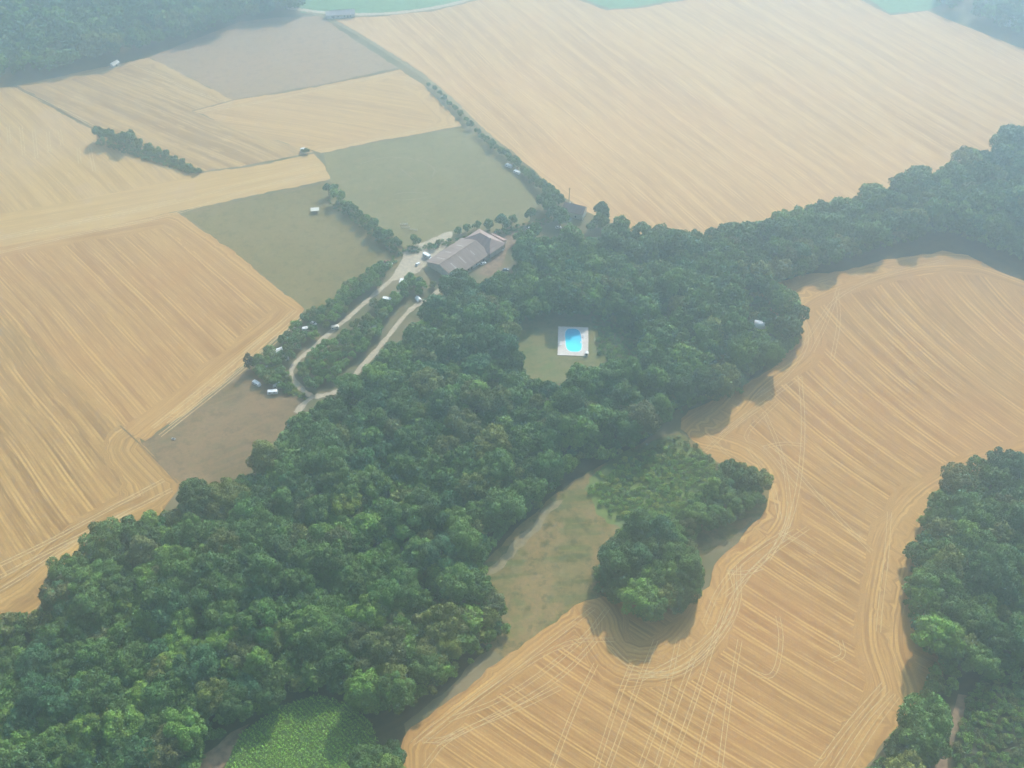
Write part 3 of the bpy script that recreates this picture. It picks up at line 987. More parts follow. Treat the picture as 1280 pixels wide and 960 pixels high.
ORD = ['first', 'second', 'third', 'fourth', 'fifth', 'sixth', 'seventh', 'eighth', 'ninth', 'tenth', 'eleventh', 'twelfth', 'thirteenth', 'fourteenth', 'fifteenth', 'sixteenth', 'seventeenth', 'eighteenth', 'nineteenth', 'twentieth',
       'twenty-first', 'twenty-second', 'twenty-third', 'twenty-fourth', 'twenty-fifth', 'twenty-sixth', 'twenty-seventh', 'twenty-eighth', 'twenty-ninth', 'thirtieth']
rows = [(126, 176, 1.7, 'deep green'), (138, 178, 1.6, 'mid green'), (150, 182, 1.5, 'deep green'), (163, 182, 2.0, 'deep green'), (176, 187, 1.15, 'mid green'), (187, 191, 1.2, 'deep green'), (199, 196, 1.25, 'mid green'), (209, 199, 1.0, 'deep green'),
        (219, 204, 1.0, 'dark green'), (229, 208, .9, 'deep green'), (238, 212, .8, 'mid green'), (247, 216, .65, 'dark green')]
hedge_trees(rows, 'trees of the copse strip in the upper left field', lambda i, tn, s: '%s tree in the copse strip between stubble fields, %s from its upper-left end' % (tn, ORD[i]))
rows = [(411, 244, 1.15, 'blue-green'), (419, 240, 1.0, 'mid green'), (424, 252, 1.6, 'light green'), (434, 262, 1.35, 'mid green'), (441, 270, 1.3, 'deep green'), (449, 277, 1.15, 'mid green'), (457, 283, 1.35, 'light green'), (467, 291, 1.5, 'mid green'),
        (476, 298, 1.5, 'deep green'), (486, 304, 1.5, 'mid green'), (495, 312, 1.3, 'deep green')]
hedge_trees(rows, 'trees of the hedge between the two meadows', lambda i, tn, s: '%s tree in the hedge between two meadows, %s from its upper end' % (tn, ORD[i]))
rows = []
for i in range(30):
    f = i / 29
    a_, b_ = [(536, 104), (568, 134), (600, 168), (628, 190), (655, 214), (680, 236), (700, 252)], None
    k = f * 6
    i0 = min(5, int(k)); g_ = k - i0
    rows.append((a_[i0][0] * (1 - g_) + a_[i0 + 1][0] * g_ + rsw.uniform(-2, 2), a_[i0][1] * (1 - g_) + a_[i0 + 1][1] * g_ + rsw.uniform(-1, 1) + 4, rsw.uniform(.6, .85) + .55 * f, ['deep green', 'mid green', 'blue-green'][rsw.randint(3)]))
hedge_trees(rows, 'hedgerow shrubs along the country road', lambda i, tn, s: '%s hedgerow shrub beside the country road, %s from the far end' % (tn, ORD[i]), 'hedgerow_shrub')
rows = [(680, 262, 2.0, 'deep green'), (690, 272, 2.1, 'dark green'), (700, 282, 1.9, 'deep green'), (752, 276, 1.9, 'blue-green'), (752, 284, 2.0, 'deep green'), (738, 288, 1.0, 'mid green'), (628, 287, 1.6, 'blue-green'), (640, 282, 1.1, 'mid green'), (612, 286, 1.2, 'mid green'),
        (596, 287, 1.0, 'deep green'), (584, 290, 1.0, 'mid green'), (572, 292, .9, 'deep green'), (663, 276, 1.3, 'deep green'), (670, 300, 1.6, 'deep green'), (648, 305, 1.4, 'mid green'), (520, 306, 1.1, 'mid green'), (542, 312, .7, 'mid green'), (548, 306, .6, 'olive')]
hedge_trees(rows, 'garden trees around the farmhouse and cottage', lambda i, tn, s: '%s garden tree by the farm, %s' % (tn, where(rows[i][0], rows[i][1] - 8)), 'garden_tree')
rows = [(384, 192, .7, 'deep green'), (379, 191, .5, 'olive')]
hedge_trees(rows, 'bushes alone in the upper left fields', lambda i, tn, s: ['dark green bush alone beside the pale strip of stubble', 'tiny olive bush beside the lone dark bush in the stubble'][i], 'field_bush')

# camp trees: rows of small trees between the lanes
CAMP_A = [(315, 464), (345, 438), (378, 402), (436, 362), (490, 322), (503, 336), (480, 356), (455, 372), (430, 394), (398, 420), (372, 440), (357, 462), (362, 480), (376, 494), (350, 486), (330, 474)]
CAMP_B = [(375, 474), (372, 462), (400, 438), (440, 406), (480, 376), (505, 352), (540, 350), (545, 360), (520, 372), (500, 386), (470, 424), (440, 458), (415, 482), (392, 486)]
rc = np.random.RandomState(21)
G = np.concatenate([poisson([CAMP_A], 5.7, rc, jitter=.22), poisson([CAMP_B], 5.9, rc, jitter=.22)])
LANE = [at(*p) for p in [(388, 494), (378, 488), (366, 474), (363, 462), (372, 450), (391, 436), (412, 416), (432, 400), (450, 384), (470, 366), (488, 352), (500, 335)]]
ROADL = [at(*p) for p in [(388, 496), (412, 494), (430, 484), (455, 456), (482, 425), (504, 396), (520, 381), (536, 374), (552, 360)]]
G = G[(edge_dist(G, LANE, False) > 2.9) & (edge_dist(G, ROADL, False) > 3.9)]
VEH_PX = [(348, 440), (321, 482), (342, 490), (484, 375), (459, 397), (522, 375), (502, 352), (419, 411), (392, 404), (383, 413), (487, 331), (337, 459), (522, 331)]
k = 0
for x, y in G:
    u, v_, _ = project(x, y, 0)
    if any(abs(u - a) < 8 and -3 < v_ - b < 9 for a, b in VEH_PX): continue
    if k >= 130: break
    s = rc.uniform(.75, 1.25)
    tn = ['mid green', 'deep green', 'light green', 'mid green', 'light green', 'olive'][rc.randint(6)]
    lab = '%s tree on the campsite, %s' % (tn, where(u, v_ - 7 * s))
    for ex in ('', 'small ', 'round ', 'leafy '):
        if ex + lab not in used: break
    lab = ex + lab
    used.add(lab)
    place_tree('campsite_tree', x, y, s, rc.uniform(0, 6.28), SMALL[rc.randint(4)], TRUNK_S[k % 2], tinted(tn, rc), lab, 'tree', 'small trees shading the campsite pitches')
    k += 1
x, y = at(313, 461)
place_tree('cypress', x, y, 1.35, 0, SMALL['column'], TRUNK_S[0], (.025, .05, .028, 1), 'dark slender cypress at the field corner of the campsite', 'tree', None)

# scrub in the rough pasture, crop patch, right-hand thicket floor
def scrub(name, polys, spacing, s0, s1, tints, label, seed, lod=1, cat='scrub', soft=.1, thin=9):
    rs = np.random.RandomState(seed)
    out = ([], [], [])
    PT = poisson(polys, spacing, rs)
    keep = rs.rand(len(PT)) < np.clip(np.min([edge_dist(PT, [at(*q) for q in pl]) for pl in polys], axis=0) / soft, .18, 1)
    keep &= (np.sin(PT[:, 0] * .31 + seed) * np.sin(PT[:, 1] * .27 + 2 * seed) + rs.uniform(-.9, .9, len(PT))) < thin
    for x, y in PT[keep]:
        s = rs.uniform(s0, s1)
        kind = list(KINDS)[rs.randint(4)]
        v, lv = LOD[(kind, rs.randint(3), lod)]
        sel = rs.rand(len(lv)) < .5
        vv = v.reshape(-1, 4, 3)[sel].reshape(-1, 3)
        out[0].append(np.stack([vv[:, 0] * s + x, vv[:, 1] * s + y, (vv[:, 2] + .7) * s * .75], 1))
        out[1].append(lv[sel])
        tn = tints[rs.randint(len(tints))]
        out[2].append(np.tile(np.array(tinted(tn, rs), np.float32), (sel.sum(), 1)))
    v = np.concatenate(out[0]).astype(np.float32)
    me = quads_mesh(name, v, np.concatenate(out[1]), M['leaf_far'], np.concatenate(out[2]))
    o = bpy.data.objects.new(name, me)
    COL.objects.link(o)
    tag(o, label, cat, None, 'stuff')


scrub('scrub', [[(735, 600), (775, 570), (830, 560), (872, 565), (905, 580), (915, 600), (880, 630), (850, 660), (800, 665), (765, 650), (740, 625)]], 2.7, 0.9, 2.0, ['light green', 'light green', 'light green', 'yellow-green', 'mid green'], 'low green scrub spreading over the rough pasture', 3, soft=7, thin=1.2)
scrub('scrub', [[(785, 562), (850, 545), (876, 560), (905, 585), (880, 600), (830, 590), (790, 585)]], 3.4, .9, 1.7, ['olive', 'brownish green', 'mid green'], 'brownish weeds on the upper part of the pasture', 18)
sheet('scrub_ground', [(728, 605), (775, 565), (830, 548), (862, 552), (900, 585), (890, 620), (850, 660), (800, 675), (765, 660), (735, 630)], Z_M + .015, grass_mat('green_weeds', (0.13, 0.18, 0.05), (0.17, 0.22, 0.06), (0.20, 0.17, 0.08), .05, .5, 120), jitter=1.5, smooth=1)
scrub('undergrowth', [[(1205, 880), (1230, 850), (1300, 845), (1420, 830), (1420, 1060), (1180, 1060), (1190, 960)]], 3.0, 1.0, 2.4, ['olive', 'mid green', 'light green', 'brownish green', 'deep green'], 'mixed green undergrowth beside the brown path', 5, cat='undergrowth')
scrub('scrub', [[(318, 462), (345, 452), (360, 466), (366, 482), (386, 496), (380, 500), (356, 492), (335, 478), (318, 472)]], 2.2, .8, 1.7, ['light green', 'yellow-green', 'mid green'], 'bright green hedge along the end of the campsite', 33)
scrub('scrub', [[(384, 400), (440, 362), (492, 322), (498, 328), (440, 370), (384, 408)]], 2.2, .8, 1.6, ['mid green', 'deep green', 'light green'], 'leafy hedge between the campsite and the meadow', 34)
scrub('scrub', [[(748, 408), (792, 412), (802, 440), (765, 458), (748, 442)]], 2.8, .9, 1.9, ['mid green', 'deep green', 'light green'], 'bushes close to the pool on its right side', 28)
scrub('scrub', [[(740, 398), (792, 408), (800, 425), (745, 418)]], 3.0, .8, 1.5, ['deep green', 'mid green'], 'low bushes behind the swimming pool', 8)
scrub('scrub', [[(425, 252), (495, 312), (560, 300), (640, 284), (690, 270), (700, 276), (640, 294), (560, 308), (495, 322), (405, 250)]], 3.0, .8, 1.6, ['deep green', 'mid green', 'blue-green'], 'bushy growth at the foot of the meadow hedge', 9)
scrub('scrub', [[(122, 168), (160, 172), (252, 214), (246, 219), (200, 206), (150, 190), (122, 182)]], 2.6, 1.0, 2.0, ['deep green', 'mid green'], 'thick undergrowth beneath the copse strip in the stubble', 14)
scrub('scrub', [[(744, 712), (762, 700), (768, 745), (745, 738)]], 2.4, 1.2, 2.2, ['mid green', 'deep green'], 'dark bushes against the side of the round copse', 12)


# crop patch in rows
CROPP = [(262, 1010), (300, 918), (350, 884), (400, 868), (440, 884), (466, 905), (480, 960), (470, 1010)]
sheet('crop_ground', CROPP, Z_M + .01, grass_mat('crop_soil', (0.10, 0.16, 0.05), (0.13, 0.19, 0.05), (0.14, 0.20, 0.06), .05))
rs = np.random.RandomState(31)
w = [at(*p) for p in CROPP]
A = np.array(w)
th = R(48)
cx, cy = A.mean(0)
P = []
for i in np.arange(-70, 70, 1.6):
    for j in np.arange(-70, 70, .75):
        P.append((cx + i * math.cos(th) - j * math.sin(th), cy + i * math.sin(th) + j * math.cos(th)))
P = np.array(P) + rs.uniform(-.22, .22, (len(P), 2))
P = P[inside_mask(P, w)]
P = P[rs.rand(len(P)) < .9]
vv, lv, tt = [], [], []
for x, y in P:
    k = 9
    h = rs.uniform(1.0, 1.7)
    c = np.array([x, y, 0]) + rs.randn(k, 3) * (.34, .34, 0) + np.stack([np.zeros(k), np.zeros(k), rs.uniform(.4, 1, k) * h], 1)
    n_ = rs.randn(k, 3) * .5 + (0, 0, 1); n_ /= np.linalg.norm(n_, axis=1)[:, None]
    t_ = np.cross(n_, rs.randn(k, 3)); t_ /= np.linalg.norm(t_, axis=1)[:, None]
    s_ = np.cross(n_, t_)
    q = rs.uniform(.22, .4, k)[:, None]
    vv.append(np.stack([c + t_ * q, c + s_ * q * .7, c - t_ * q, c - s_ * q * .7], 1).reshape(-1, 3))
    lv.append(rs.rand(k))
    tt.append(np.tile(np.array(tinted('light green', rs, .25), np.float32) * (1.2, 1.3, 1.1, 1), (k, 1)))
me = quads_mesh('crop_plants', np.concatenate(vv).astype(np.float32), np.concatenate(lv).astype(np.float32), M['leaf_far'], np.concatenate(tt))
o = bpy.data.objects.new('crop_plants', me)
COL.objects.link(o)
tag(o, 'bright green leafy crop planted in rows beside the wood', 'crop', None, 'stuff')

# ------------------------------------------------------------------ pool
px0, py0 = at(697, 445)
px1, _ = at(735.5, 445)
_, py1 = at(720, 409)
pw, pl = px1 - px0, py1 - py0
pool = empty('swimming_pool', ((px0 + px1) / 2 + .6, (py0 + py1) / 2, 0), R(-3))
tag(pool, 'turquoise swimming pool set in white paving on a lawn in the wood', 'swimming pool')
hw, hl = pw / 2, pl / 2


def rr(cx, cy, a, b, n=40, e=3.0, sk=0.0):
    o = []
    for i in range(n):
        t = 2 * math.pi * i / n
        c, s = math.cos(t), math.sin(t)
        X = a * math.copysign(abs(c) ** (2 / e), c)
        Y = b * math.copysign(abs(s) ** (2 / e), s)
        o.append((cx + X + sk * Y, cy + Y))
    return o


ring = rr(.2, .9, 5.0, hl - 2.6, e=3.4, sk=-.06)
# paving with an opening
outer = [(-hw, -hl), (hw, -hl), (hw, hl), (-hw, hl)]
vo = [Vector(p) for p in outer + ring]
r_ = delaunay_2d_cdt(vo, [(i, (i + 1) % 4) for i in range(4)] + [(4 + i, 4 + (i + 1) % 40) for i in range(40)], [], 0, 1e-5)
inner = [(x, y) for x, y in ring]
mb = MB()
for f in r_[2]:
    c = np.mean([r_[0][i] for i in f], axis=0)
    if not inside_mask(np.array([c]), inner)[0]:
        q = [(r_[0][i][0], r_[0][i][1], .32) for i in f]
        mb.poly(q)
for i in range(4):
    a, b = outer[i], outer[(i + 1) % 4]
    mb.poly([(a[0], a[1], -.1), (b[0], b[1], -.1), (b[0], b[1], .32), (a[0], a[1], .32)])
mb.build('paving', M['deck'], pool)
co = MB()
r2 = rr(.2, .9, 5.35, hl - 2.25, e=3.4, sk=-.06)
for i in range(40):
    j = (i + 1) % 40
    co.poly([(*ring[i], .38), (*r2[i], .38), (*r2[j], .38), (*ring[j], .38)])
    co.poly([(*ring[i], .1), (*ring[i], .38), (*ring[j], .38), (*ring[j], .1)])
    co.poly([(*r2[i], .32), (*r2[j], .32), (*r2[j], .38), (*r2[i], .38)])
co.build('coping', M['coping'], pool)
t = NT('pool_water')
n1 = t.noise(t.n('ShaderNodeTexCoord').outputs['Object'], 0.35, 3)
g1 = t.dot(t.n('ShaderNodeTexCoord').outputs['Object'], (0.05, 0.09, 0))
c = t.mix(t.rng(t.math('ADD', g1, t.math('MULTIPLY', n1, .5)), -.1, .9), (0.02, 0.74, 0.88), (0.02, 0.48, 0.72))
b = t.bsdf(c, 0.25, 0.25)
bp = t.n('ShaderNodeBump'); bp.inputs['Strength'].default_value = .25
t.l(t.noise(t.pos(), 2.2, 3), bp.inputs['Height']); t.l(bp.outputs[0], b.inputs['Normal'])
wm = MB(); wm.poly([(x, y, .2) for x, y in ring]); wm.build('water', t.m, pool)
sp = MB()
for k in range(4): sp.box(4.45, 5.1, -1.6 + k * .35, -1.4 + k * .35, .22 + .001 * k, .30 + .03 * k)
sp.build('steps', M['coping'], pool)
mb = MB(); mb.box(-1.0, 1.0, -.9, .9, 0, 1.5); 
ph = empty('pump_house', (px1 - 1.2, py0 + 1.0, .32), R(-3)); tag(ph, 'tiny white pump house on the corner of the pool paving', 'shed')
mb.build('wall', M['white'], ph)
mb = MB(); mb.prism([(-1.25, 1.5), (1.25, 1.5), (0, 2.1)], -1.1, 1.1); mb.build('roof', M['coping'], ph)
mb = MB(); mb.box(-.35, .35, -.96, -.902, .05, 1.3); mb.build('door', M['wood'], ph)


def lounger(x, y, rz, label):
    r = empty('sun_lounger', (x, y, .32), rz)
    tag(r, label, 'sun lounger', 'sun loungers beside the pool')
    a = MB(); a.box(-.33, .33, -1.0, .35, .3, .38); a.build('seat', M['white'], r)
    a = MB(); a.poly([(-.33, .36, .3), (.33, .36, .3), (.33, .95, .75), (-.33, .95, .75)]); a.poly([(-.33, .95, .8), (.33, .95, .8), (.33, .36, .37), (-.33, .36, .37)])
    a.poly([(-.33, .95, .75), (.33, .95, .75), (.33, .95, .8), (-.33, .95, .8)]); a.build('backrest', M['white'], r)
    for sx in (-.28, .28):
        for sy in (-.85, .3):
            a = MB(); a.box(sx - .03, sx + .03, sy - .03, sy + .03, 0, .3); a.build('leg', M['steel'], r)


cxp, cyp = (px0 + px1) / 2, (py0 + py1) / 2
lounger(cxp + 7.0, cyp + 5.0, R(80), 'white lounger on the right-hand paving, nearest the far end of the pool')
lounger(cxp + 7.0, cyp + 3.4, R(84), 'white lounger on the right-hand paving, second from the far end')
lounger(cxp - 7.2, cyp - 3.5, R(-95), 'white lounger alone on the left-hand paving of the pool')

# ------------------------------------------------------------------ buildings
def gable_house(name, label, px, rz, L, W, hwall, hroof, wall, roof, chimney=False, doors=2, wins=5, over=.5, cat='house', hip=False, group=None):
    x, y = at(*px)
    r = empty(name, (x, y, 0), R(rz)); tag(r, label, cat, group)
    mb = MB()
    if hip:
        mb.box(-L / 2, L / 2, -W / 2, W / 2, -.1, hwall)
    else:
        prof = [(-W / 2, -.1), (W / 2, -.1), (W / 2, hwall), (0, hwall + hroof - .05), (-W / 2, hwall)]
        mb.prism(prof, -L / 2, L / 2)
        mb.v = [(b_, -a_, c_) for a_, b_, c_ in mb.v]
    mb.build('wall', wall, r)
    k = hroof / (W / 2)
    e = W / 2 + over
    ze = hwall - over * k + .08
    zt = hwall + hroof + .08
    lx = L / 2 + over
    ix = lx - (e if hip else 0)
    ix = max(ix, .2)
    rm = MB()
    th_ = .18
    for s in (-1, 1):
        a = [(-lx, s * e, ze), (lx, s * e, ze), (ix, 0, zt), (-ix, 0, zt)]
        if s > 0: a = a[::-1]
        rm.poly(a)
        rm.poly([(p[0], p[1], p[2] - th_) for p in a[::-1]])
        rm.poly([(-lx, s * e, ze - th_), (lx, s * e, ze - th_), (lx, s * e, ze), (-lx, s * e, ze)])
        if hip:
            rm.poly([(s * lx, -e, ze), (s * lx, e, ze), (s * ix, 0, zt)])
        rm.poly([(s * lx, -e, ze), (s * lx, -e, ze - th_), (s * lx, 0, (zt if not hip else ze) - th_), (s * lx, e, ze - th_), (s * lx, e, ze)] + ([] if hip else [(s * lx, 0, zt)]))
    ro = rm.build('roof', roof, r)
    cap = MB(); cap.tube((-ix, 0, zt + .02), (ix, 0, zt + .02), .14, .14, 6); cap.build('ridge_cap', roof, ro)
    if chimney:
        cm = MB(); cm.box(L * .22, L * .22 + .8, -.35, .35, hwall + hroof * .6, zt + .9); cm.build('chimney', wall, ro)
    for i in range(doors):
        d = MB(); xx = -L / 2 + L * (i + .5) / max(1, doors)
        d.box(xx - .6, xx + .6, -W / 2 - .05, -W / 2 - .003, 0, min(2.2, hwall - .3)); d.build('door', M['wood'], r)
    for i in range(wins):
        for s in (-1, 1):
            d = MB(); xx = -L / 2 + L * (i + .9) / (wins + .6)
            yy = s * W / 2
            d.box(xx - .45, xx + .45, min(yy, yy + s * .04), max(yy, yy + s * .04), min(1.0, hwall * .4), min(2.2, hwall - .3)); d.build('window', M['glass'], r)
    return r


ax = math.degrees(math.atan2(at(563, 345)[1] - at(535, 324)[1], at(563, 345)[0] - at(535, 324)[0]))
bx_ = math.degrees(math.atan2(at(628, 299)[1] - at(563, 345)[1], at(628, 299)[0] - at(563, 345)[0]))
BA = 48.0
greyroof = roof_mat('grey_fibre_cement_roof', (0.235, 0.165, 0.135), (0.30, 0.225, 0.185), BA, 1.3)
tileroof = roof_mat('weathered_clay_tile', (0.30, 0.20, 0.17), (0.38, 0.27, 0.23), BA + 90, .8)
pinkroof = roof_mat('pinkish_tile', (0.36, 0.22, 0.19), (0.44, 0.29, 0.25), BA + 90, .8)
barn_root = gable_house('barn', 'long low barn with a wide grey roof beside the gravel farmyard', (573, 327), BA, 34, 25, 3.6, 4.2, M['render'], greyroof, doors=3, wins=4, over=.8, cat='barn')
barn_roof = [o for o in COL.objects if o.name.startswith('roof') and o.parent is barn_root][0]
for xx in (-11, -2.5, 7.5):
    for s_ in (-1, 1):
        k_ = 4.2 / 12.5
        y0_, y1_ = s_ * random.uniform(2, 4), s_ * random.uniform(7.5, 10.5)
        zz = lambda y: 3.6 + 4.2 + .08 - abs(y) * k_ + .04
        a = MB(); q = [(xx, y0_, zz(y0_)), (xx + .9, y0_, zz(y0_)), (xx + .9, y1_, zz(y1_)), (xx, y1_, zz(y1_))]
        a.poly(q if s_ > 0 else q[::-1]); a.build('rooflight', M['rooflight'], barn_roof)
gable_house('farmhouse', 'farmhouse with a hipped brownish-pink tiled roof behind the grey barn', (606, 308), BA - 90, 24, 15, 4.6, 4.6, M['render'], tileroof, chimney=True, doors=2, wins=5, hip=True)
gable_house('outbuilding', 'small pink-roofed outbuilding beside the bare yard right of the farmhouse', (621, 303), BA - 90, 11, 7, 2.8, 1.8, M['render'], pinkroof, doors=1, wins=2, cat='outbuilding')
gable_house('cottage', 'small cottage with dull reddish roof beside a tall pole', (718, 268), 158, 15, 9, 5.0, 3.6, M['cream'], pinkroof, chimney=True, doors=1, wins=2)
gable_house('roadside_barn', 'long pale-roofed building where the road meets the green field', (426, 20), 8, 26, 9, 3.4, 2.4, M['render'], roof_mat('pale_tile', (0.42, 0.36, 0.33), (0.5, 0.43, 0.4), 8), doors=2, wins=4, cat='barn')
gable_house('shed', 'small pale shed alone at the edge of the upper-left forest', (144, 82), 60, 6.5, 4, 2.4, 1.4, M['cream'], M['cream'], doors=1, wins=0, cat='shed')
for i, (px, py, rz, L, lab) in enumerate([(1243, 14, 10, 14, 'distant white house, the upper one of the group in the far wood'), (1257, 29, 80, 13, 'brightest white house of the group in the far wood'), (1264, 24, 20, 16, 'white house behind the brightest one in the far wood'), (1271, 32, -20, 11, 'distant pale house nearest the right edge of the far wood')]):
    gable_house('distant_house', lab, (px, py), rz, L, 9, 5.0, 2.6, M['white'], M['white'] if i == 1 else M['cream'], doors=1, wins=3, group='distant houses in the far wood')
# glazed arched roof among the trees by the right field
x, y = at(949, 411)
gh = empty('greenhouse', (x, y, 0), R(-12), .75); tag(gh, 'white arched tunnel roof showing above trees by the right field', 'greenhouse')
mb = MB(); n = 10
prof = [(-4.0 * math.cos(math.pi * i / n), 4.5 + 3.4 * math.sin(math.pi * i / n)) for i in range(n + 1)]
mb.prism([(-4, 0)] + prof[1:-1] + [(4, 0)], -5, 5); mb.v = [(b_, -a_, c_) for a_, b_, c_ in mb.v]
mb.build('cover', M['white'], gh, True)
mb = MB(); mb.box(5.002, 5.06, -1, 1, 0, 2.2); mb.build('door', M['wood'], gh)
# pole
x, y = at(711, 256)
up = empty('utility_pole', (x, y, 0)); tag(up, 'tall dark wooden pole standing beside the cottage', 'pole')
mb = MB(); mb.tube((0, 0, -.3), (0, 0, 14.5), .3, .2, 8); mb.build('pole_shaft', M['wood'], up)
mb = MB(); mb.box(-1.1, 1.1, -.07, .07, 13.4, 13.6); mb.build('crossarm', M['wood'], up)
for s in (-.9, 0, .9):
    mb = MB(); mb.tube((s, 0, 13.6), (s, 0, 13.9), .06, .04, 6); mb.build('insulator', M['white'], up)


# ------------------------------------------------------------------ vehicles and tents
def wheels(r, xs, w, rad=.33):
    for x in xs:
        for s in (-1, 1):
            a = MB(); a.tube((x, s * (w / 2 - .2), rad), (x, s * (w / 2 + .01), rad), rad, rad, 14)
            t_ = a.build('wheel', M['rubber'], r)
            a = MB(); a.tube((x, s * (w / 2 + .012), rad), (x, s * (w / 2 + .03), rad), rad * .55, rad * .5, 10); a.build('hubcap', M['steel'], t_)


def caravan(px, rz, label, mat='white', L=5.6, awning=False, group='caravans and camper vans on the campsite'):
    x, y = at(*px)
    r = empty('caravan', (x, y, 0), R(rz)); tag(r, label, 'caravan', group)
    a = MB(); h = 2.5
    a.prism([(-L / 2, .45), (L / 2, .45), (L / 2 + .1, 1.2), (L / 2 - .3, h - .15), (L / 2 - .7, h), (-L / 2 + .7, h), (-L / 2 + .25, h - .2), (-L / 2 - .08, 1.2)], -1.1, 1.1)
    a.build('body', M[mat], r, bevel=.08)
    for s in (-1, 1):
        for xx in (-1.5, 1.2):
            b_ = MB(); b_.box(xx - .55, xx + .55, min(s * 1.1, s * 1.125), max(s * 1.1, s * 1.125), 1.35, 1.95); b_.build('window', M['glass'], r)
    b_ = MB(); b_.box(-.35, .3, 1.102, 1.13, .5, 2.1); b_.build('door', M['cream'], r)
    b_ = MB(); b_.box(-.4, .4, -.35, .35, h - .002, h + .12); b_.build('roof_hatch', M['cream'], r)
    b_ = MB(); b_.tube((L / 2, -.5, .5), (L / 2 + 1.2, 0, .5), .05, .05, 6); b_.tube((L / 2, .5, .5), (L / 2 + 1.2, 0, .5), .05, .05, 6); b_.build('drawbar', M['steel'], r)
    wheels(r, (0,), 2.2)
    if awning:
        b_ = MB(); b_.prism([(-2.0, 0), (2.0, 0), (2.0, 2.0), (0, 2.6), (-2.0, 2.0)], 1.2, 3.8); b_.build('awning', M['blue_grey'], r)
    return r


def motorhome(px, rz, label):
    x, y = at(*px)
    r = empty('motorhome', (x, y, 0), R(rz)); tag(r, label, 'motorhome')
    a = MB(); a.prism([(-3.3, .45), (3.3, .45), (3.4, 1.1), (2.6, 1.3), (2.2, 2.0), (2.7, 2.15), (2.5, 2.9), (-3.3, 2.9)], -1.15, 1.15)
    a.build('body', M['white'], r, bevel=.07)
    b_ = MB(); b_.poly([(2.63, -.95, 1.33), (2.63, .95, 1.33), (2.24, .95, 1.98), (2.24, -.95, 1.98)]); b_.build('windscreen', M['glass'], r)
    for s in (-1, 1):
        for xx in (-2.2, -.4):
            b_ = MB(); b_.box(xx - .6, xx + .6, min(s * 1.15, s * 1.175), max(s * 1.15, s * 1.175), 1.5, 2.2); b_.build('window', M['glass'], r)
        b_ = MB(); b_.box(3.36, 3.43, s * .8 - .15, s * .8 + .15, .75, .95); b_.build('headlight', M['steel'], r)
    wheels(r, (-2.0, 2.3), 2.3, .36)


def car(px, rz, label, mat, group='cars parked by the buildings and pitches'):
    x, y = at(*px)
    r = empty('parked_car', (x, y, 0), R(rz)); tag(r, label, 'car', group)
    a = MB(); a.prism([(-2.1, .3), (2.1, .3), (2.15, .7), (1.9, .85), (1.0, .95), (-1.9, .95), (-2.15, .8)], -.86, .86); a.build('body', M[mat], r, bevel=.06)
    a = MB(); a.prism([(-1.75, .952), (1.0, .952), (.35, 1.42), (-1.3, 1.42)], -.76, .76); c_ = a.build('window', M['glass'], r)
    a = MB(); a.box(-1.28, .33, -.72, .72, 1.422, 1.46); a.build('roof', M[mat], r)
    wheels(r, (-1.3, 1.3), 1.72, .31)
    for s in (-1, 1):
        a = MB(); a.box(2.12, 2.17, s * .62 - .16, s * .62 + .16, .55, .7); a.build('headlight', M['steel'], r)


def tent(px, rz, label, L, W, h, mat, fly=True):
    x, y = at(*px)
    r = empty('tent', (x, y, 0), R(rz)); tag(r, label, 'tent', 'tents on the campsite pitches')
    a = MB(); a.prism([(-W / 2, 0), (W / 2, 0), (W / 2, h * .55), (0, h), (-W / 2, h * .55)], -L / 2, L / 2); a.build('canvas', M[mat], r)
    a = MB(); a.poly([(-.5, -L / 2 - .01, 0), (.5, -L / 2 - .01, 0), (0, -L / 2 - .01, h * .7)]); a.build('door_flap', M['green_canvas'], r)
    for s in (-1, 1):
        a = MB(); a.tube((s * W / 2, -L / 2, h * .5), (s * (W / 2 + 1), -L / 2 - .6, 0), .02, .02, 4); a.build('guy_line', M['white'], r)


caravan((321, 481), -35, 'white caravan alone on the parched meadow, nearest the slender cypress', L=5.6)
caravan((341, 492), 5, 'pale blue-grey topped caravan in front of the other on the parched meadow', 'white', L=6.2)
caravan((348, 485), 5, 'cream caravan just behind the blue-grey one on the parched meadow', 'cream', L=6.0, awning=True)
tent((348, 441), -60, 'large white frame tent near the field corner of the campsite', 6.5, 5.0, 3.0, 'white')
tent((332, 460), -70, 'small pale tent between the cypress and the gravel lane', 3.2, 2.4, 1.6, 'canvas')
tent((359, 449), 20, 'small grey-white tent beside the large white frame tent', 2.6, 2.2, 1.5, 'canvas')
caravan((383, 413), 10, 'low whitish caravan under trees at the meadow edge of the camp', L=5.4)
car((392, 405), -30, 'small white car by the meadow edge of the campsite', 'white')
caravan((419, 411), 15, 'cream caravan beside the upper gravel lane, half way up it', 'cream', L=4.8)
caravan((459, 398), 10, 'white caravan in the middle of the camp between two lanes', L=4.4)
caravan((484, 376), -15, 'white caravan of the upper camp, larger, between the two lanes', L=6.4)
tent((523, 375), 30, 'white tent beside the upper end of the lower gravel road', 4.2, 3.0, 2.2, 'white')
caravan((502, 354), 80, 'bright white caravan just below the gravel farmyard', L=5.0)
car((487, 331), 20, 'white car at the left side of the farmyard', 'white')
car((484, 328), 20, 'dark red car beside the white one left of the farmyard', 'dark_red')
car((522, 331), 60, 'pale car in front of the left end of the barn', 'white')
motorhome((534, 322), -40, 'white motorhome parked tight against the left end of the barn')
car((629, 311), 75, 'small white car in the bare yard right of the farmhouse', 'white')
car((604, 330), 30, 'white car close under the wall of the farmhouse', 'white')
car((662, 286), 25, 'white car on the track between farmhouse and cottage, left of a pair', 'white')
car((669, 284), 25, 'white car on the track between farmhouse and cottage, right of a pair', 'white')
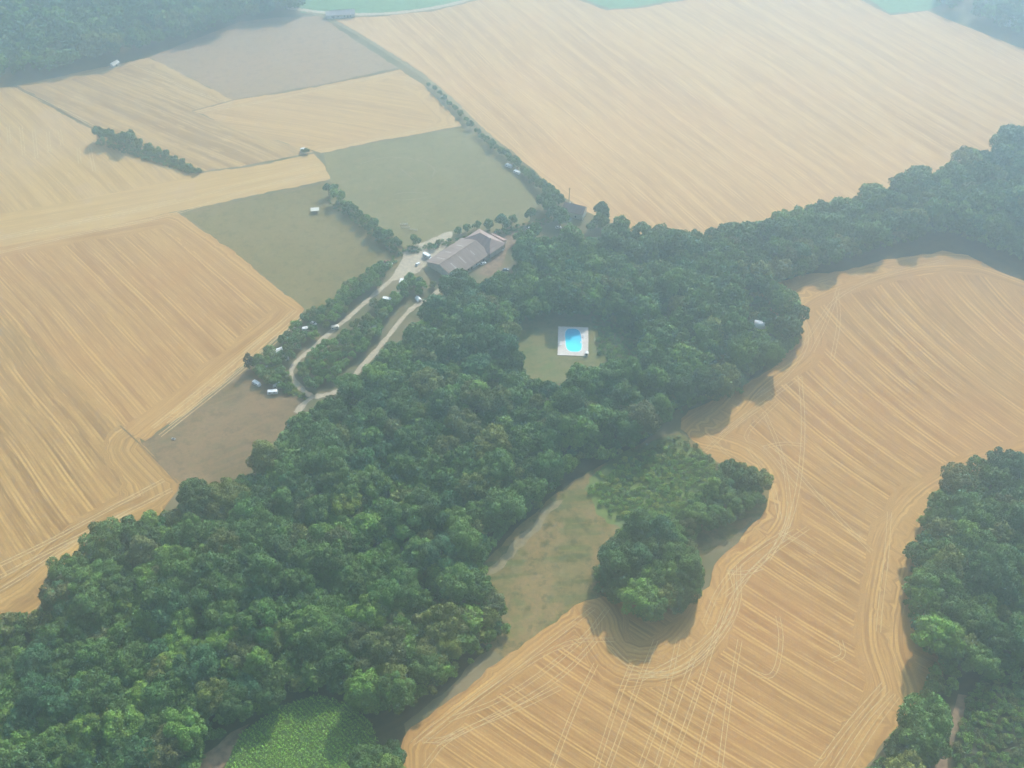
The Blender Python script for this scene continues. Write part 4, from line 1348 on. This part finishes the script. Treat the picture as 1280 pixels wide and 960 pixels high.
car((698, 285), 10, 'white car half hidden by the trees below the cottage', 'white')
car((632, 338), 5, 'blue car under the trees below the bare yard', 'car_blue')
caravan((636, 209), -40, 'white trailer in the meadow corner, upper of a pair beside the hedge', L=5.5, group='trailers beside the roadside hedge')
caravan((646, 217), -40, 'white trailer in the meadow corner, lower of a pair beside the hedge', L=5.5, group='trailers beside the roadside hedge')
caravan((379, 189), 10, 'tiny pale trailer beside a bush at the strip of stubble', L=4.0, group='trailers left in the fields')
# field shelter in the meadow
x, y = at(394, 265)
fs = empty('field_shelter', (x, y, 0), R(8)); tag(fs, 'small pale field shelter standing open in the green meadow', 'shelter')
for sx in (-2.6, 2.6):
    for sy in (-1.4, 1.4):
        a = MB(); a.box(sx - .08, sx + .08, sy - .08, sy + .08, 0, 2.1 + (.3 if sy > 0 else 0)); a.build('post', M['wood'], fs)
a = MB(); a.prism([(-1.8, 2.05), (1.8, 2.5), (1.8, 2.6), (-1.8, 2.15)], -3, 3); a.v = [(-b_, a_, c_) for a_, b_, c_ in a.v]; a.build('roof', M['cream'], fs)
a = MB(); a.box(-2.6, 2.6, 1.48, 1.54, 0, 2.3); a.build('back_wall', M['wood'], fs)
for i, (px, py, rz, lab) in enumerate([(505, 281, 5, 'low pale rail jump in the upper meadow, farthest from the yard'), (507, 285, 5, 'low pale rail jump in the upper meadow, middle of three'), (517, 288, -10, 'low pale rail jump in the upper meadow, nearest the gravel yard')]):
    x, y = at(px, py)
    r = empty('rail_jump', (x, y, 0), R(rz)); tag(r, lab, 'jump', 'low rail jumps in the upper meadow')
    for s in (-1, 1):
        a = MB(); a.box(s * 2.6 - .12, s * 2.6 + .12, -.3, .3, 0, 1.3); a.build('post', M['cream'], r)
    for z_ in (.5, .9):
        a = MB(); a.tube((-2.5, 0, z_), (2.5, 0, z_), .12, .12, 6); a.build('rail', M['cream'], r)
x, y = at(217, 549)
r = empty('water_trough', (x, y, 0), R(-20)); tag(r, 'small white trough alone at the end of the parched meadow', 'trough')
a = MB(); a.box(-1.0, 1.0, -.45, -.38, 0, .6); a.box(-1.0, 1.0, .38, .45, 0, .6); a.box(-1.0, -.93, -.378, .378, 0, .6); a.box(.93, 1.0, -.378, .378, 0, .6); a.build('basin', M['white'], r)
a = MB(); a.box(-.928, .928, -.378, .378, .02, .45); a.build('water', M['glass'], r)

# ------------------------------------------------------------------ haze volume
hz = MB()
hz.box(-6400, 6400, -6400, 6400, -1.0, HC + 12)
t = NT('valley_haze')
pv = t.n('ShaderNodeVolumePrincipled')
pv.inputs['Color'].default_value = HAZE_COLOR
pv.inputs['Density'].default_value = HAZE_DENSITY
pv.inputs['Anisotropy'].default_value = HAZE_ANISO
pv.inputs['Density Attribute'].default_value = ''
t.l(pv.outputs[0], t.out.inputs['Volume'])
tag(hz.build('haze', t.m), 'pale summer haze over the fields and woods', 'haze', None, 'stuff')
